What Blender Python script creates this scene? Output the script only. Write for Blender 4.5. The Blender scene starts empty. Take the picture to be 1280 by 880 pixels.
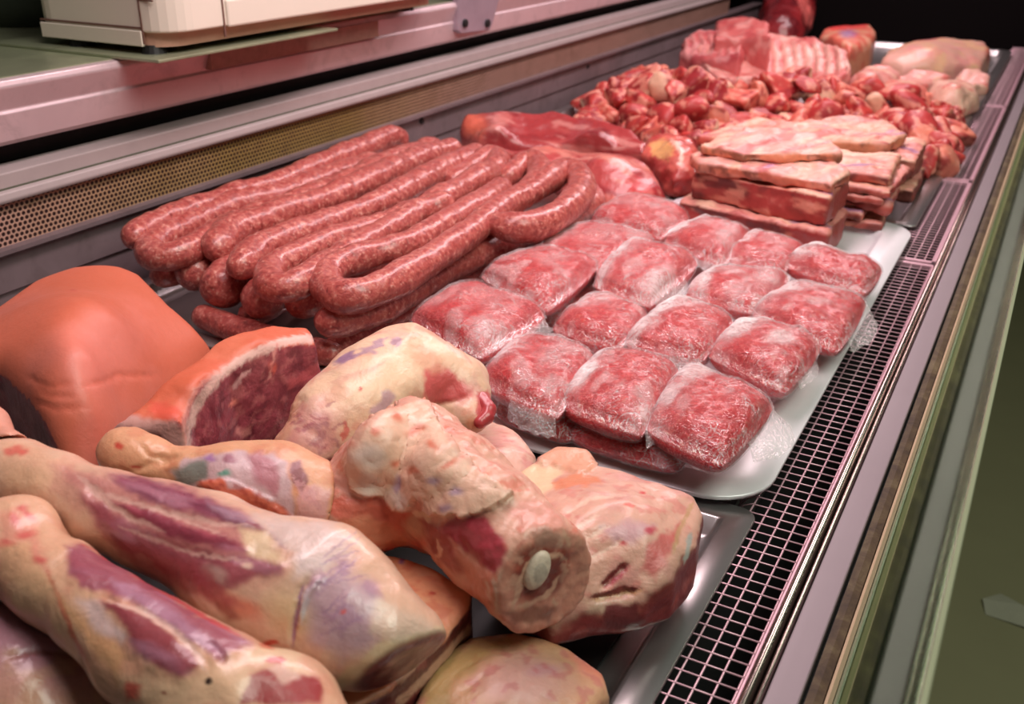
import bpy, math, random
import numpy as np
from mathutils import Matrix, Vector
random.seed(7); RNG = np.random.default_rng(11)
SC = bpy.context.scene
COL = SC.collection
# ------------------------------------------------------------------ camera
# all lengths below are centimetres; z = 0 is the air grille at the front of the case, 80 cm above the floor
FPX, YAW, PITCH, ROLL, CAMZ = 1254.0, math.radians(-28.025), math.radians(24.8905), math.radians(-0.4124), 46.0
def _axes():
    f = np.array([math.sin(YAW)*math.cos(PITCH), math.cos(YAW)*math.cos(PITCH), -math.sin(PITCH)])
    r = np.array([math.cos(YAW), -math.sin(YAW), 0.0]); d = np.cross(f, r)
    c, s = math.cos(ROLL), math.sin(ROLL)
    return c*r + s*d, -s*r + c*d, f
CR, CD, CF = _axes(); CAM = np.array([0, 0, CAMZ])
def PX(px, py, z):                       # where the sight line through a photo point meets height z
    v = CF + (px-640)/FPX*CR + (py-440)/FPX*CD
    return CAM + v*((z-CAMZ)/v[2])
def PXX(px, py, X):                      # ... meets the upright plane x = X
    v = CF + (px-640)/FPX*CR + (py-440)/FPX*CD
    return CAM + v*(X/v[0])
def PJ(P):                               # cm point(s) -> photo point(s)
    q = np.asarray(P, float) - CAM; w = q@CF
    return np.stack([640+FPX*(q@CR)/w, 440+FPX*(q@CD)/w], -1)
def CPP(P): return float((np.asarray(P)-CAM)@CF)/FPX     # cm per photo pixel at a point

cam = bpy.data.cameras.new('camera'); co = bpy.data.objects.new('camera', cam); COL.objects.link(co)
cam.sensor_width = 36; cam.lens = FPX/1280*36; cam.clip_start = .01; cam.clip_end = 50
co.matrix_world = Matrix(((CR[0], -CD[0], -CF[0], 0), (CR[1], -CD[1], -CF[1], 0), (CR[2], -CD[2], -CF[2], (CAMZ+80)/100), (0, 0, 0, 1)))
cam.dof.use_dof = True; cam.dof.focus_distance = .80; cam.dof.aperture_fstop = 9
SC.camera = co
SC.view_settings.view_transform = 'Standard'; SC.view_settings.look = 'None'
SC.view_settings.exposure = 0; SC.view_settings.gamma = 1; SC.view_settings.use_curve_mapping = False

# ------------------------------------------------------------------ objects
def base_of(V): lo, hi = V.min(0), V.max(0); return np.array([(lo[0]+hi[0])/2, (lo[1]+hi[1])/2, lo[2]])
def mesh_data(name, V, F, mat, origin, cols=None, smooth=True):
    me = bpy.data.meshes.new(name)
    V = (np.asarray(V, float)-origin)/100
    if isinstance(F, np.ndarray) and F.ndim == 2:
        n, k = F.shape
        me.vertices.add(len(V)); me.vertices.foreach_set('co', V.astype(np.float32).ravel())
        me.loops.add(n*k); me.loops.foreach_set('vertex_index', F.astype(np.int32).ravel())
        me.polygons.add(n); me.polygons.foreach_set('loop_start', np.arange(0, n*k, k, dtype=np.int32))
        me.polygons.foreach_set('loop_total', np.full(n, k, np.int32)); me.update(calc_edges=True); me.validate()
    else:
        me.from_pydata([tuple(v) for v in V], [], [tuple(int(i) for i in f) for f in F]); me.update()
    if cols is not None:
        a = me.color_attributes.new('tint', 'FLOAT_COLOR', 'POINT')
        a.data.foreach_set('color', np.concatenate([cols, np.ones((len(cols), 1))], 1).astype(np.float32).ravel())
    me.polygons.foreach_set('use_smooth', np.full(len(me.polygons), bool(smooth)))
    for m in (mat if isinstance(mat, (list, tuple)) else [mat]): me.materials.append(m)
    return me
def to_m(o): return Vector((o[0]/100, o[1]/100, (o[2]+80)/100))
def wloc(o): return o.location+(wloc(o.parent) if o.parent else Vector((0, 0, 0)))
def obj(name, V, F, mat, parent=None, cols=None, smooth=True, porigin=None):
    V = np.asarray(V, float); org = base_of(V)
    o = bpy.data.objects.new(name, mesh_data(name, V, F, mat, org, cols, smooth)); COL.objects.link(o)
    o.location = to_m(org)
    if parent is not None: o.parent = parent; o.location = to_m(org)-wloc(parent)
    return o
def empty(name, org):
    o = bpy.data.objects.new(name, None); COL.objects.link(o); o.location = to_m(np.asarray(org, float)); o.empty_display_size = .02
    return o
def tag(o, label, cat, group=None, kind=None):
    o['label'] = label; o['category'] = cat
    if group: o['group'] = group
    if kind: o['kind'] = kind
    return o
def structure(o, label=None):
    o['kind'] = 'structure'
    if label: o['label'] = label
    return o
def bevel(o, w=.2, seg=2, ang=35):
    m = o.modifiers.new('bevel', 'BEVEL'); m.width = w/100; m.segments = seg; m.limit_method = 'ANGLE'; m.angle_limit = math.radians(ang)
    return o

class MB:                                # collects simple solids into ONE mesh
    def __init__(s): s.V = []; s.F = []
    def add(s, V, F):
        b = len(s.V); s.V += [tuple(v) for v in V]; s.F += [tuple(b+i for i in f) for f in F]; return s
    def box(s, x0, x1, y0, y1, z0, z1):
        V = [(x, y, z) for z in (z0, z1) for y in (y0, y1) for x in (x0, x1)]
        return s.add(V, [(0, 2, 3, 1), (4, 5, 7, 6), (0, 1, 5, 4), (2, 6, 7, 3), (0, 4, 6, 2), (1, 3, 7, 5)])
    def profile(s, pts, y0, y1):         # closed (x, z) profile carried along y
        n = len(pts); V = [(x, y0, z) for x, z in pts]+[(x, y1, z) for x, z in pts]
        return s.add(V, [tuple(range(n-1, -1, -1)), tuple(range(n, 2*n))]+[(i, (i+1) % n, n+(i+1) % n, n+i) for i in range(n)])
    def tube(s, P, r, seg=8, caps=True):
        V, F = tube_vf(np.asarray(P, float), np.full(len(P), r) if np.isscalar(r) else np.asarray(r), seg); return s.add(V, F)
    def obj(s, name, mat, parent=None, smooth=False): return obj(name, s.V, s.F, mat, parent, None, smooth)
def frames(P):
    T = np.gradient(P, axis=0); T /= np.linalg.norm(T, axis=1)[:, None]+1e-9
    n = np.cross(T[0], [0, 0, 1]);
    if np.linalg.norm(n) < .1: n = np.cross(T[0], [1, 0, 0])
    N = []
    for t in T:
        n = n-t*(n@t); n /= np.linalg.norm(n)+1e-9; N.append(n.copy())
    N = np.array(N); return T, N, np.cross(T, N)
def tube_vf(P, R, seg):
    T, N, B = frames(P); a = np.linspace(0, 2*np.pi, seg, endpoint=False)
    V = P[:, None]+R[:, None, None]*(np.cos(a)[None, :, None]*N[:, None]+np.sin(a)[None, :, None]*B[:, None])
    n = len(P); F = [(i*seg+j, i*seg+(j+1) % seg, (i+1)*seg+(j+1) % seg, (i+1)*seg+j) for i in range(n-1) for j in range(seg)]
    F += [tuple(range(seg-1, -1, -1)), tuple(range((n-1)*seg, n*seg))]
    return V.reshape(-1, 3), F
def catmull(P, step):
    P = np.asarray(P, float); Q = np.vstack([2*P[0]-P[1], P, 2*P[-1]-P[-2]]); out = []
    for i in range(1, len(Q)-2):
        p0, p1, p2, p3 = Q[i-1:i+3]; n = max(2, int(np.linalg.norm((p2-p1)[:3])/step))
        t = np.linspace(0, 1, n, endpoint=False)[:, None]
        out.append(.5*((2*p1)+(p2-p0)*t+(2*p0-5*p1+4*p2-p3)*t**2+(3*p1-p0-3*p2+p3)*t**3))
    return np.vstack(out+[P[-1:]])

# ------------------------------------------------------------------ noise, fields, surface nets
_G = RNG.normal(size=(64, 64, 64, 3)).astype(np.float32); _G /= np.linalg.norm(_G, axis=-1)[..., None]
def noise(P, scale=1.0, seed=0):         # gradient noise, about -.7 .. .7
    Q = np.asarray(P, np.float32)/scale+np.float32(seed*17.37); I = np.floor(Q).astype(np.int32); f = Q-I; u = f*f*f*(f*(f*6-15)+10); out = 0
    for dx in (0, 1):
        for dy in (0, 1):
            for dz in (0, 1):
                g = _G[(I[..., 0]+dx) & 63, (I[..., 1]+dy) & 63, (I[..., 2]+dz) & 63]
                w = (u[..., 0] if dx else 1-u[..., 0])*(u[..., 1] if dy else 1-u[..., 1])*(u[..., 2] if dz else 1-u[..., 2])
                out = out+w*((f[..., 0]-dx)*g[..., 0]+(f[..., 1]-dy)*g[..., 1]+(f[..., 2]-dz)*g[..., 2])
    return out*1.4
def fbm(P, scale, seed=0, oct=3): return sum(noise(P, scale/2**i, seed+i*3)*.5**i for i in range(oct))
def sstep(a, b, x): t = np.clip((x-a)/(b-a+1e-12), 0, 1); return t*t*(3-2*t)
def smin(a, b, k): h = np.maximum(k-np.abs(a-b), 0)/k; return np.minimum(a, b)-h*h*k/4
def smax(a, b, k): return -smin(-a, -b, k)
def ball(c, r): c = np.asarray(c); return lambda P: np.linalg.norm(P-c, axis=-1)-r
def cone(a, b, ra, rb):
    a = np.asarray(a, float); b = np.asarray(b, float); ab = b-a; L = ab@ab+1e-9
    def f(P):
        t = np.clip(((P-a)@ab)/L, 0, 1); return np.linalg.norm(P-a-t[..., None]*ab, axis=-1)-(ra+(rb-ra)*t)
    return f
def ellip(c, ax, rad):                   # ax: three unit rows
    c = np.asarray(c); A = np.asarray(ax, float); rad = np.asarray(rad, float)
    def f(P):
        q = (P-c)@A.T; k0 = np.linalg.norm(q/rad, axis=-1); k1 = np.linalg.norm(q/rad**2, axis=-1)+1e-9; return k0*(k0-1)/k1
    return f
def plane(p, n):
    p = np.asarray(p, float); n = np.asarray(n, float); n = n/np.linalg.norm(n); return lambda P: (P-p)@n
def plane3(a, b, c, toward):             # plane through three points, normal pointing to the point toward
    a, b, c = map(lambda q: np.asarray(q, float), (a, b, c)); n = np.cross(b-a, c-a); n /= np.linalg.norm(n)
    if (np.asarray(toward)-a)@n < 0: n = -n
    return plane(a, n), a, n
def union(fs, k):
    def f(P):
        d = fs[0](P)
        for g in fs[1:]: d = smin(d, g(P), k)
        return d
    return f
def inter(f, g, k=.3): return lambda P: smax(f(P), g(P), k)
def minus(f, g, k=.2, gap=0.05): return lambda P: smax(f(P), gap-g(P), k)
def poly_sd(P, poly):
    poly = np.asarray(poly, float); P = np.asarray(P, float); x, y = P[..., 0], P[..., 1]
    d = np.full(x.shape, 1e18); s = np.ones(x.shape); n = len(poly)
    for i in range(n):
        a, b = poly[i], poly[i-1]; e = b-a; wx, wy = x-a[0], y-a[1]
        t = np.clip((wx*e[0]+wy*e[1])/(e@e+1e-12), 0, 1); d = np.minimum(d, (wx-e[0]*t)**2+(wy-e[1]*t)**2)
        c1 = y >= a[1]; c2 = y < b[1]; c3 = e[0]*wy > e[1]*wx
        s = np.where((c1 & c2 & c3) | (~c1 & ~c2 & ~c3), -s, s)
    return s*np.sqrt(d)
def line_d(P, pl):                       # distance to a polyline, position along it 0..1
    pl = np.asarray(pl, float); best = np.full(P.shape[:-1], 1e18); tt = np.zeros(P.shape[:-1]); n = len(pl)-1
    for i in range(n):
        a, e = pl[i], pl[i+1]-pl[i]; q = P-a; t = np.clip((q@e)/(e@e+1e-12), 0, 1); d = np.linalg.norm(q-t[..., None]*e, axis=-1)
        m = d < best; best = np.where(m, d, best); tt = np.where(m, (i+t)/n, tt)
    return best, tt
def tps(xyz, lam=.02):                   # smooth height surface through a few points
    xyz = np.asarray(xyz, float); X = xyz[:, :2]; n = len(X)
    def U(r): return r*r*np.log(r+1e-6)
    K = U(np.linalg.norm(X[:, None]-X[None], axis=-1))+lam*n*np.eye(n)*10; Pm = np.c_[np.ones(n), X]
    A = np.block([[K, Pm], [Pm.T, np.zeros((3, 3))]]); w = np.linalg.solve(A, np.r_[xyz[:, 2], 0, 0, 0])
    def f(Q):
        out = w[n]+w[n+1]*Q[..., 0]+w[n+2]*Q[..., 1]
        for i in range(n): out = out+w[i]*U(np.hypot(Q[..., 0]-X[i, 0], Q[..., 1]-X[i, 1]))
        return out
    return f
def slab(rim, inner, z0, k=1.0, lam=.02, flare=0.0):
    """a cut of meat: outline rim (photo x, y, height) and a few crown points give the top, straight sides down to z0"""
    R = np.array([PX(*p) for p in rim]); I = np.array([PX(*p) for p in inner]) if len(inner) else np.zeros((0, 3))
    top = tps(np.vstack([R, I]), lam); poly = R[:, :2]
    f = lambda P: smax(smax(poly_sd(P, poly)-flare*(np.maximum(top(P)-P[..., 2], 0)), (P[..., 2]-top(P))*.85, k), z0-P[..., 2], k*.6)
    lo = np.r_[R[:, :2].min(0)-2, z0-1.5]; hi = np.r_[R[:, :2].max(0)+2, max(R[:, 2].max(), I[:, 2].max() if len(I) else 0)+3]
    f.top = top; f.poly = poly
    return f, lo, hi
def nets(f, lo, hi, h, snap=2):
    lo = np.asarray(lo, float); n = np.ceil((np.asarray(hi)-lo)/h).astype(int)+1
    # coarse pass finds the cells near the surface, so that the fine pass only runs there
    cs = 4; nc = -(-n//cs)+1; gc = np.stack(np.meshgrid(*[lo[i]+np.arange(nc[i])*h*cs for i in range(3)], indexing='ij'), -1)
    vc = f(gc); dc = np.abs(vc) < h*cs*2.2
    m = np.repeat(np.repeat(np.repeat(dc, cs, 0), cs, 1), cs, 2); m = np.pad(m, 2, mode='edge')[: n[0], : n[1], : n[2]] | m[:n[0], :n[1], :n[2]]
    far = np.repeat(np.repeat(np.repeat(vc, cs, 0), cs, 1), cs, 2)[:n[0], :n[1], :n[2]].astype(np.float32)
    val = far.copy(); idx = np.argwhere(m); val[m] = f(lo+idx*h); n = np.array(val.shape)
    s = val < 0; acc = np.zeros(tuple(n-1)+(3,), np.float32); cnt = np.zeros(tuple(n-1), np.float32)
    for ax in range(3):
        A = [slice(None)]*3; B = [slice(None)]*3; A[ax] = slice(0, -1); B[ax] = slice(1, None)
        va, vb = val[tuple(A)], val[tuple(B)]; cr = (va < 0) != (vb < 0); t = np.where(cr, va/(va-vb+1e-12), 0)
        o1, o2 = [a for a in range(3) if a != ax]
        for p in (0, 1):
            for q in (0, 1):
                S = [slice(None)]*3; S[o1] = slice(p, n[o1]-1+p); S[o2] = slice(q, n[o2]-1+q)
                c = cr[tuple(S)]; cnt += c; acc[..., ax] += np.where(c, t[tuple(S)], 0); acc[..., o1] += c*p; acc[..., o2] += c*q
    act = cnt > 0; vid = np.full(cnt.shape, -1, np.int64); vid[act] = np.arange(act.sum())
    V = lo+(np.argwhere(act)+acc[act]/cnt[act][:, None])*h; F = []
    for ax in range(3):
        o1, o2 = (ax+1) % 3, (ax+2) % 3
        A = [slice(None)]*3; B = [slice(None)]*3; A[ax] = slice(0, -1); B[ax] = slice(1, None)
        for q in (A, B): q[o1] = slice(1, -1); q[o2] = slice(1, -1)
        sa, sb = s[tuple(A)], s[tuple(B)]; E = np.argwhere(sa != sb); fl = sb[sa != sb]
        E[:, o1] += 1; E[:, o2] += 1
        def at(d1, d2): k = E.copy(); k[:, o1] += d1; k[:, o2] += d2; return vid[k[:, 0], k[:, 1], k[:, 2]]
        Q = np.stack([at(-1, -1), at(0, -1), at(0, 0), at(-1, 0)], 1); Q[fl] = Q[fl][:, ::-1]; F.append(Q)
    F = np.vstack(F); F = F[(F >= 0).all(1)]
    for _ in range(snap):
        d = f(V); g = np.stack([f(V+np.eye(3)[i]*.05)-d for i in range(3)], -1); g /= np.linalg.norm(g, axis=1)[:, None]+1e-9; V = V-g*np.clip(d, -h, h)[:, None]*.9
    return V, F
def grad(f, V, e=.04):
    g = np.stack([f(V+np.eye(3)[i]*e)-f(V-np.eye(3)[i]*e) for i in range(3)], -1); return g/(np.linalg.norm(g, axis=1)[:, None]+1e-9)

# ------------------------------------------------------------------ colour of the flesh itself
def lin(c): c = np.asarray(c, float)/255; return np.where(c <= .04045, c/12.92, ((c+.055)/1.055)**2.4)
ILL = np.array([1.06, .95, .95])
def alb(c):
    c = np.asarray(c, float)
    if c[1] > 135: c = c*[.98, .965, .985]
    return np.clip(lin(c)/ILL, .004, .88)
class Flesh:
    """a mesh plus per-vertex tissue colours; patches are outlined in photo coordinates and laid on the surface that faces them"""
    def __init__(s, f, lo, hi, h, snap=1):
        s.f = f; s.V, s.F = nets(f, lo, hi, h, snap); s.h = h; s.refresh(); s.C = np.tile(alb((200, 120, 110)), (len(s.V), 1))
    def refresh(s):
        V, F = s.V, s.F; n = np.cross(V[F[:, 2]]-V[F[:, 0]], V[F[:, 3]]-V[F[:, 1]]); N = np.zeros_like(V)
        for k in range(4): np.add.at(N, F[:, k], n)
        s.N = N/(np.linalg.norm(N, axis=1)[:, None]+1e-9); s.uv = PJ(V); v = CAM-V; v /= np.linalg.norm(v, axis=1)[:, None]
        s.face = sstep(-.35, -.1, (s.N*v).sum(1))
    def wuv(s, warp, seed, sc=None):
        sc = sc or max(warp*3, 6)*.1
        return s.uv+warp*np.stack([fbm(s.V, sc, seed, 2), fbm(s.V, sc, seed+50, 2)], -1)*1.5
    def fill(s, c): s.C[:] = alb(c); return s
    def mix(s, m, c): m = np.clip(m, 0, 1)[:, None]; s.C = s.C*(1-m)+m*alb(c); return s
    def poly(s, pts, c, soft=5, warp=4, amt=1, seed=1): return s.mix(sstep(soft/2, -soft/2, poly_sd(s.wuv(warp, seed), pts))*s.face*amt, c)
    def line(s, pts, w, c, soft=None, warp=2, amt=1, seed=2, taper=True):
        d, t = line_d(s.wuv(warp, seed), pts); ww = w*(np.clip(np.sin(np.pi*np.clip(t, .02, .98))*2.2, .25, 1) if taper else 1); soft = soft or w*.6
        return s.mix(sstep(ww+soft/2, ww-soft/2, d)*s.face*amt, c)
    def spot(s, x, y, rx, ry, c, ang=0, soft=.5, warp=3, amt=1, seed=3):
        a = math.radians(ang); q = s.wuv(warp, seed)-[x, y]; u = (q[:, 0]*math.cos(a)+q[:, 1]*math.sin(a))/rx; v = (-q[:, 0]*math.sin(a)+q[:, 1]*math.cos(a))/ry
        return s.mix(sstep(1+soft, 1-soft, np.hypot(u, v))*s.face*amt, c)
    def nz(s, scale, lo, hi, c, amt=1, seed=4, stretch=None, mask=None):
        P = s.V.copy()
        if stretch is not None: d = np.asarray(stretch[0], float); d /= np.linalg.norm(d); P = P-(P@d)[:, None]*d*(1-1/stretch[1])
        m = sstep(lo, hi, fbm(P, scale, seed))*amt
        return s.mix(m if mask is None else m*mask, c)
    def inpoly(s, pts, soft=5, warp=3, seed=1): return sstep(soft/2, -soft/2, poly_sd(s.wuv(warp, seed), pts))*s.face
    def where(s, m, c, amt=1): return s.mix(np.asarray(m, float)*amt, c)
    def side(s, lim=.55, soft=.25): return sstep(lim, lim-soft, s.N[:, 2])          # cut sides, seen from the slope
    def push(s, d): s.V = s.V+s.N*np.asarray(d)[:, None]; s.refresh(); return s
    def bumpy(s, scale, amp, seed=5, oct=3): return s.push(fbm(s.V, scale, seed, oct)*amp)
    def groove(s, pts, w, depth, warp=2, seed=6): d, t = line_d(s.wuv(warp, seed), pts); return s.push(-depth*np.exp(-(d/w)**2)*s.face*np.clip(np.sin(np.pi*np.clip(t, .03, .97))*2, 0, 1))
    def ridge(s, pts, w, hgt, **k): return s.groove(pts, w, -hgt, **k)
    def lift(s, pts, hgt, soft=4, warp=3, seed=7): return s.push(hgt*sstep(soft/2, -soft/2, poly_sd(s.wuv(warp, seed), pts))*s.face)
    def obj(s, name, mat, parent=None): return obj(name, s.V, s.F, mat, parent, s.C)
    def split(s, m, names, mats, parent):  # m: per-vertex True for the first part
        fm = m[s.F].sum(1) >= 2; out = []
        for k, (sel, nm, mt) in enumerate(((fm, names[0], mats[0]), (~fm, names[1], mats[1]))):
            F = s.F[sel]; used = np.unique(F); re = np.full(len(s.V), -1); re[used] = np.arange(len(used))
            if len(used): out.append(obj(nm, s.V[used], re[F], mt, parent, s.C[used]))
        return out
    def root(s, name): return empty(name, base_of(s.V))

# ------------------------------------------------------------------ materials
class NT:
    def __init__(s, name):
        s.m = bpy.data.materials.new(name); s.m.use_nodes = True; s.t = s.m.node_tree; s.t.nodes.clear(); s.out = s.n('ShaderNodeOutputMaterial')
    def n(s, typ, **kw):
        nd = s.t.nodes.new(typ)
        for k, v in kw.items():
            if hasattr(nd, k): setattr(nd, k, v)
        return nd
    def put(s, sock, v):
        if hasattr(v, 'is_output') or isinstance(v, bpy.types.NodeSocket): s.t.links.new(v, sock)
        elif v is not None:
            if hasattr(sock, 'default_value') and hasattr(sock.default_value, '__len__') and not hasattr(v, '__len__'): v = [v]*len(sock.default_value)
            if hasattr(v, '__len__') and len(v) == 3 and len(sock.default_value) == 4: v = list(v)+[1]
            sock.default_value = v
    def math(s, op, a, b=None, c=None):
        nd = s.n('ShaderNodeMath', operation=op)
        for i, v in enumerate((a, b, c)):
            if v is not None: s.put(nd.inputs[i], v)
        return nd.outputs[0]
    def coord(s, kind='Object'): return s.n('ShaderNodeTexCoord').outputs[kind]
    def map(s, v, scale=(1, 1, 1), rot=(0, 0, 0)):
        nd = s.n('ShaderNodeMapping'); s.put(nd.inputs['Vector'], v); nd.inputs['Scale'].default_value = scale; nd.inputs['Rotation'].default_value = rot; return nd.outputs[0]
    def noise(s, v, scale, detail=3, rough=.55, dist=0, out='Fac'):
        nd = s.n('ShaderNodeTexNoise'); s.put(nd.inputs['Vector'], v); nd.inputs['Scale'].default_value = scale; nd.inputs['Detail'].default_value = detail
        nd.inputs['Roughness'].default_value = rough; nd.inputs['Distortion'].default_value = dist; return nd.outputs[out]
    def vor(s, v, scale, feature='F1', out='Distance', rnd=1):
        nd = s.n('ShaderNodeTexVoronoi', feature=feature); s.put(nd.inputs['Vector'], v); nd.inputs['Scale'].default_value = scale; nd.inputs['Randomness'].default_value = rnd; return nd.outputs[out]
    def ramp(s, f, stops):
        nd = s.n('ShaderNodeValToRGB'); s.put(nd.inputs[0], f); e = nd.color_ramp.elements
        while len(e) < len(stops): e.new(.5)
        for i, (p, c) in enumerate(stops): e[i].position = p; e[i].color = (tuple(c)+(1,))[:4] if hasattr(c, '__len__') else (c, c, c, 1)
        return nd.outputs[0]
    def mix(s, f, a, b, mode='MIX'):
        nd = s.n('ShaderNodeMix', data_type='RGBA', blend_type=mode); s.put(nd.inputs[0], f); s.put(nd.inputs[6], a); s.put(nd.inputs[7], b); return nd.outputs[2]
    def bump(s, h, strength=.3, dist=.002, normal=None):
        nd = s.n('ShaderNodeBump'); s.put(nd.inputs['Height'], h); nd.inputs['Strength'].default_value = strength; nd.inputs['Distance'].default_value = dist
        if normal is not None: s.put(nd.inputs['Normal'], normal)
        return nd.outputs[0]
    def pbr(s, **kw):
        nd = s.n('ShaderNodeBsdfPrincipled'); 
        for k, v in kw.items(): s.put(nd.inputs[k.replace('_', ' ')], v)
        s.t.links.new(nd.outputs[0], s.out.inputs[0]); return nd
def L(r, g, b): return tuple(float(x) for x in lin((r, g, b)))
def A(r, g, b): return tuple(float(x) for x in alb((r, g, b)))
def meat(name, rough=.36, fine=260, bump=.25, fleck=.16, sss=.06, coat=.15, stretch=None):
    t = NT(name); v = t.coord(); col = t.n('ShaderNodeVertexColor', layer_name='tint').outputs[0]
    w = t.map(v, stretch) if stretch else v
    a = t.noise(w, fine, 4, .6); b = t.noise(v, fine*.22, 3, .6, .6)
    var = t.math('ADD', t.math('MULTIPLY', t.math('SUBTRACT', a, .5), fleck*2), t.math('ADD', 1, t.math('MULTIPLY', t.math('SUBTRACT', b, .5), fleck*1.6)))
    c = t.n('ShaderNodeVectorMath', operation='SCALE'); t.put(c.inputs[0], col); t.put(c.inputs['Scale'], var)
    hgt = t.math('ADD', t.math('MULTIPLY', a, .35), b)
    rg = t.math('ADD', rough-.12, t.math('MULTIPLY', t.noise(v, fine*.35, 3), .26))
    t.pbr(Base_Color=c.outputs[0], Roughness=rg, Normal=t.bump(hgt, bump, .004), Subsurface_Weight=sss, Subsurface_Radius=(.012, .004, .003), Subsurface_Scale=.6,
          Coat_Weight=coat, Coat_Roughness=.16, Specular_IOR_Level=.5)
    return t.m
def metal(name, c, rough=.35, metallic=.85, streak=(1, 1, 1), sc=60, var=.25, dirt=None, bump=.05):
    t = NT(name); v = t.map(t.coord(), streak); n = t.noise(v, sc, 4, .6); g = t.noise(t.coord(), 7, 4, .65, .4)
    base = t.mix(t.ramp(g, [(.35, 0.0), (.7, 1.0)]), tuple(x*(1-var) for x in c), c)
    if dirt: base = t.mix(t.math('MULTIPLY', t.ramp(t.noise(t.coord(), 22, 5, .7, .5), [(.52, 0.0), (.68, 1.0)]), dirt[1]), base, dirt[0])
    t.pbr(Base_Color=base, Metallic=metallic, Roughness=t.math('ADD', rough-.1, t.math('MULTIPLY', n, .22)), Normal=t.bump(n, bump, .001)); return t.m
def plain(name, c, rough=.5, sc=40, var=.12, metallic=0, bump=.05, spec=.5):
    t = NT(name); n = t.noise(t.coord(), sc, 4, .6); t.pbr(Base_Color=t.mix(n, tuple(x*(1-var) for x in c), tuple(min(1, x*(1+var)) for x in c)), Roughness=rough, Metallic=metallic,
          Normal=t.bump(n, bump, .001), Specular_IOR_Level=spec); return t.m
# ================================================================== materials of the case
m_steel = metal('brushed_steel', L(150, 140, 138), .38, .8, (1, .03, 1), 90, .3)
m_wall = metal('case_back_steel', L(140, 122, 126), .5, .45, (1, .04, 1), 80, .25, (L(95, 80, 78), .35))
m_ledge = metal('ledge_steel', L(215, 190, 195), .38, .35, (1, .05, 1), 70, .12, (L(120, 100, 105), .25))
m_ledgetop = metal('worktop_steel', L(176, 182, 150), .3, .45, (1, .1, 1), 40, .35)
m_trim = plain('grey_trim', L(166, 152, 152), .42, 30, .12)
m_dark = plain('dark_gap', L(22, 16, 18), .8, 20, .2)
m_black = plain('black_rubber', L(14, 12, 13), .6, 30, .2)
m_chrome = metal('polished_rail', L(205, 185, 178), .22, .95, (1, .02, 1), 60, .2)
m_strip = metal('painted_strip', L(150, 138, 143), .5, .25, (1, .05, 1), 60, .06, (L(150, 135, 140), .15))
m_wire = plain('coated_wire', L(214, 172, 184), .35, 60, .12, .35)
m_cream = plain('cream_edging', L(220, 200, 165), .4, 30, .12)
m_sage = plain('sage_plastic', L(120, 128, 92), .35, 20, .08)
m_pink = plain('pale_plastic', L(200, 178, 164), .4, 20, .06)
m_seal = None
def _seal():
    t = NT('rusty_seal'); v = t.coord(); n = t.noise(v, 30, 5, .7, .8)
    t.pbr(Base_Color=t.ramp(n, [(.3, L(44, 28, 16)), (.5, L(80, 64, 40)), (.7, L(108, 96, 66))]), Roughness=.7, Normal=t.bump(n, .4, .003)); return t.m
m_seal = _seal()
def _perf():
    t = NT('perforated_sheet'); v = t.coord(); sx = t.n('ShaderNodeSeparateXYZ'); t.put(sx.inputs[0], v); s = .0065
    vv = t.math('DIVIDE', sx.outputs[2], s*.866); row = t.math('FLOOR', vv); uu = t.math('ADD', t.math('DIVIDE', sx.outputs[1], s), t.math('MULTIPLY', t.math('FLOORED_MODULO', row, 2), .5))
    fu = t.math('SUBTRACT', t.math('FRACT', uu), .5); fv = t.math('MULTIPLY', t.math('SUBTRACT', t.math('FRACT', vv), .5), .866)
    d = t.math('SQRT', t.math('ADD', t.math('MULTIPLY', fu, fu), t.math('MULTIPLY', fv, fv)))
    hole = t.ramp(d, [(.31, 1.0), (.40, 0.0)])
    g = t.noise(t.map(v, (1, 1, .3)), 3.2, 4, .6, .3); g2 = t.noise(v, 25, 5, .7)
    yy = t.math('ADD', t.math('ABSOLUTE', t.math('ADD', sx.outputs[1], .52)), t.math('MULTIPLY', t.math('SUBTRACT', g, .5), .5)); c = t.mix(t.ramp(yy, [(.15, 1.0), (.55, 0.0)]), L(186, 146, 130), L(150, 124, 66)); c = t.mix(t.math('MULTIPLY', t.ramp(g2, [(.5, 0.0), (.75, 1.0)]), .5), c, L(110, 80, 50))
    b = t.pbr(Base_Color=t.mix(hole, c, L(40, 16, 14)), Roughness=.55, Metallic=.15, Normal=t.bump(t.math('MULTIPLY', hole, -1), .5, .002)); return t.m
m_perf = _perf()
def _glass():
    t = NT('green_glass'); g = t.n('ShaderNodeBsdfGlass'); t.put(g.inputs['Color'], (.78, .9, .78)); g.inputs['Roughness'].default_value = .04; g.inputs['IOR'].default_value = 1.5
    tr = t.n('ShaderNodeBsdfTransparent'); t.put(tr.inputs[0], (.72, .86, .66)); gl = t.n('ShaderNodeBsdfGlossy'); gl.inputs['Roughness'].default_value = .05; t.put(gl.inputs['Color'], (.66, .92, .68))
    fr = t.n('ShaderNodeFresnel'); fr.inputs[0].default_value = 1.5; mx = t.n('ShaderNodeMixShader'); t.put(mx.inputs[0], fr.outputs[0]); t.put(mx.inputs[1], tr.outputs[0]); t.put(mx.inputs[2], gl.outputs[0])
    t.t.links.new(mx.outputs[0], t.out.inputs[0]); return t.m
m_glass = _glass()
m_floor = plain('olive_floor', L(132, 128, 98), .45, 4, .12)
m_front = plain('olive_front_panel', L(140, 136, 104), .5, 4, .05)
m_room = plain('dark_green_wall', L(52, 62, 50), .7, 3, .2)
m_endwall = plain('dark_end_panel', L(9, 5, 6), .85, 3, .3, 0, .02, .1)
m_white = plain('scale_plastic', L(226, 214, 200), .38, 25, .03, 0, .02)
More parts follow.
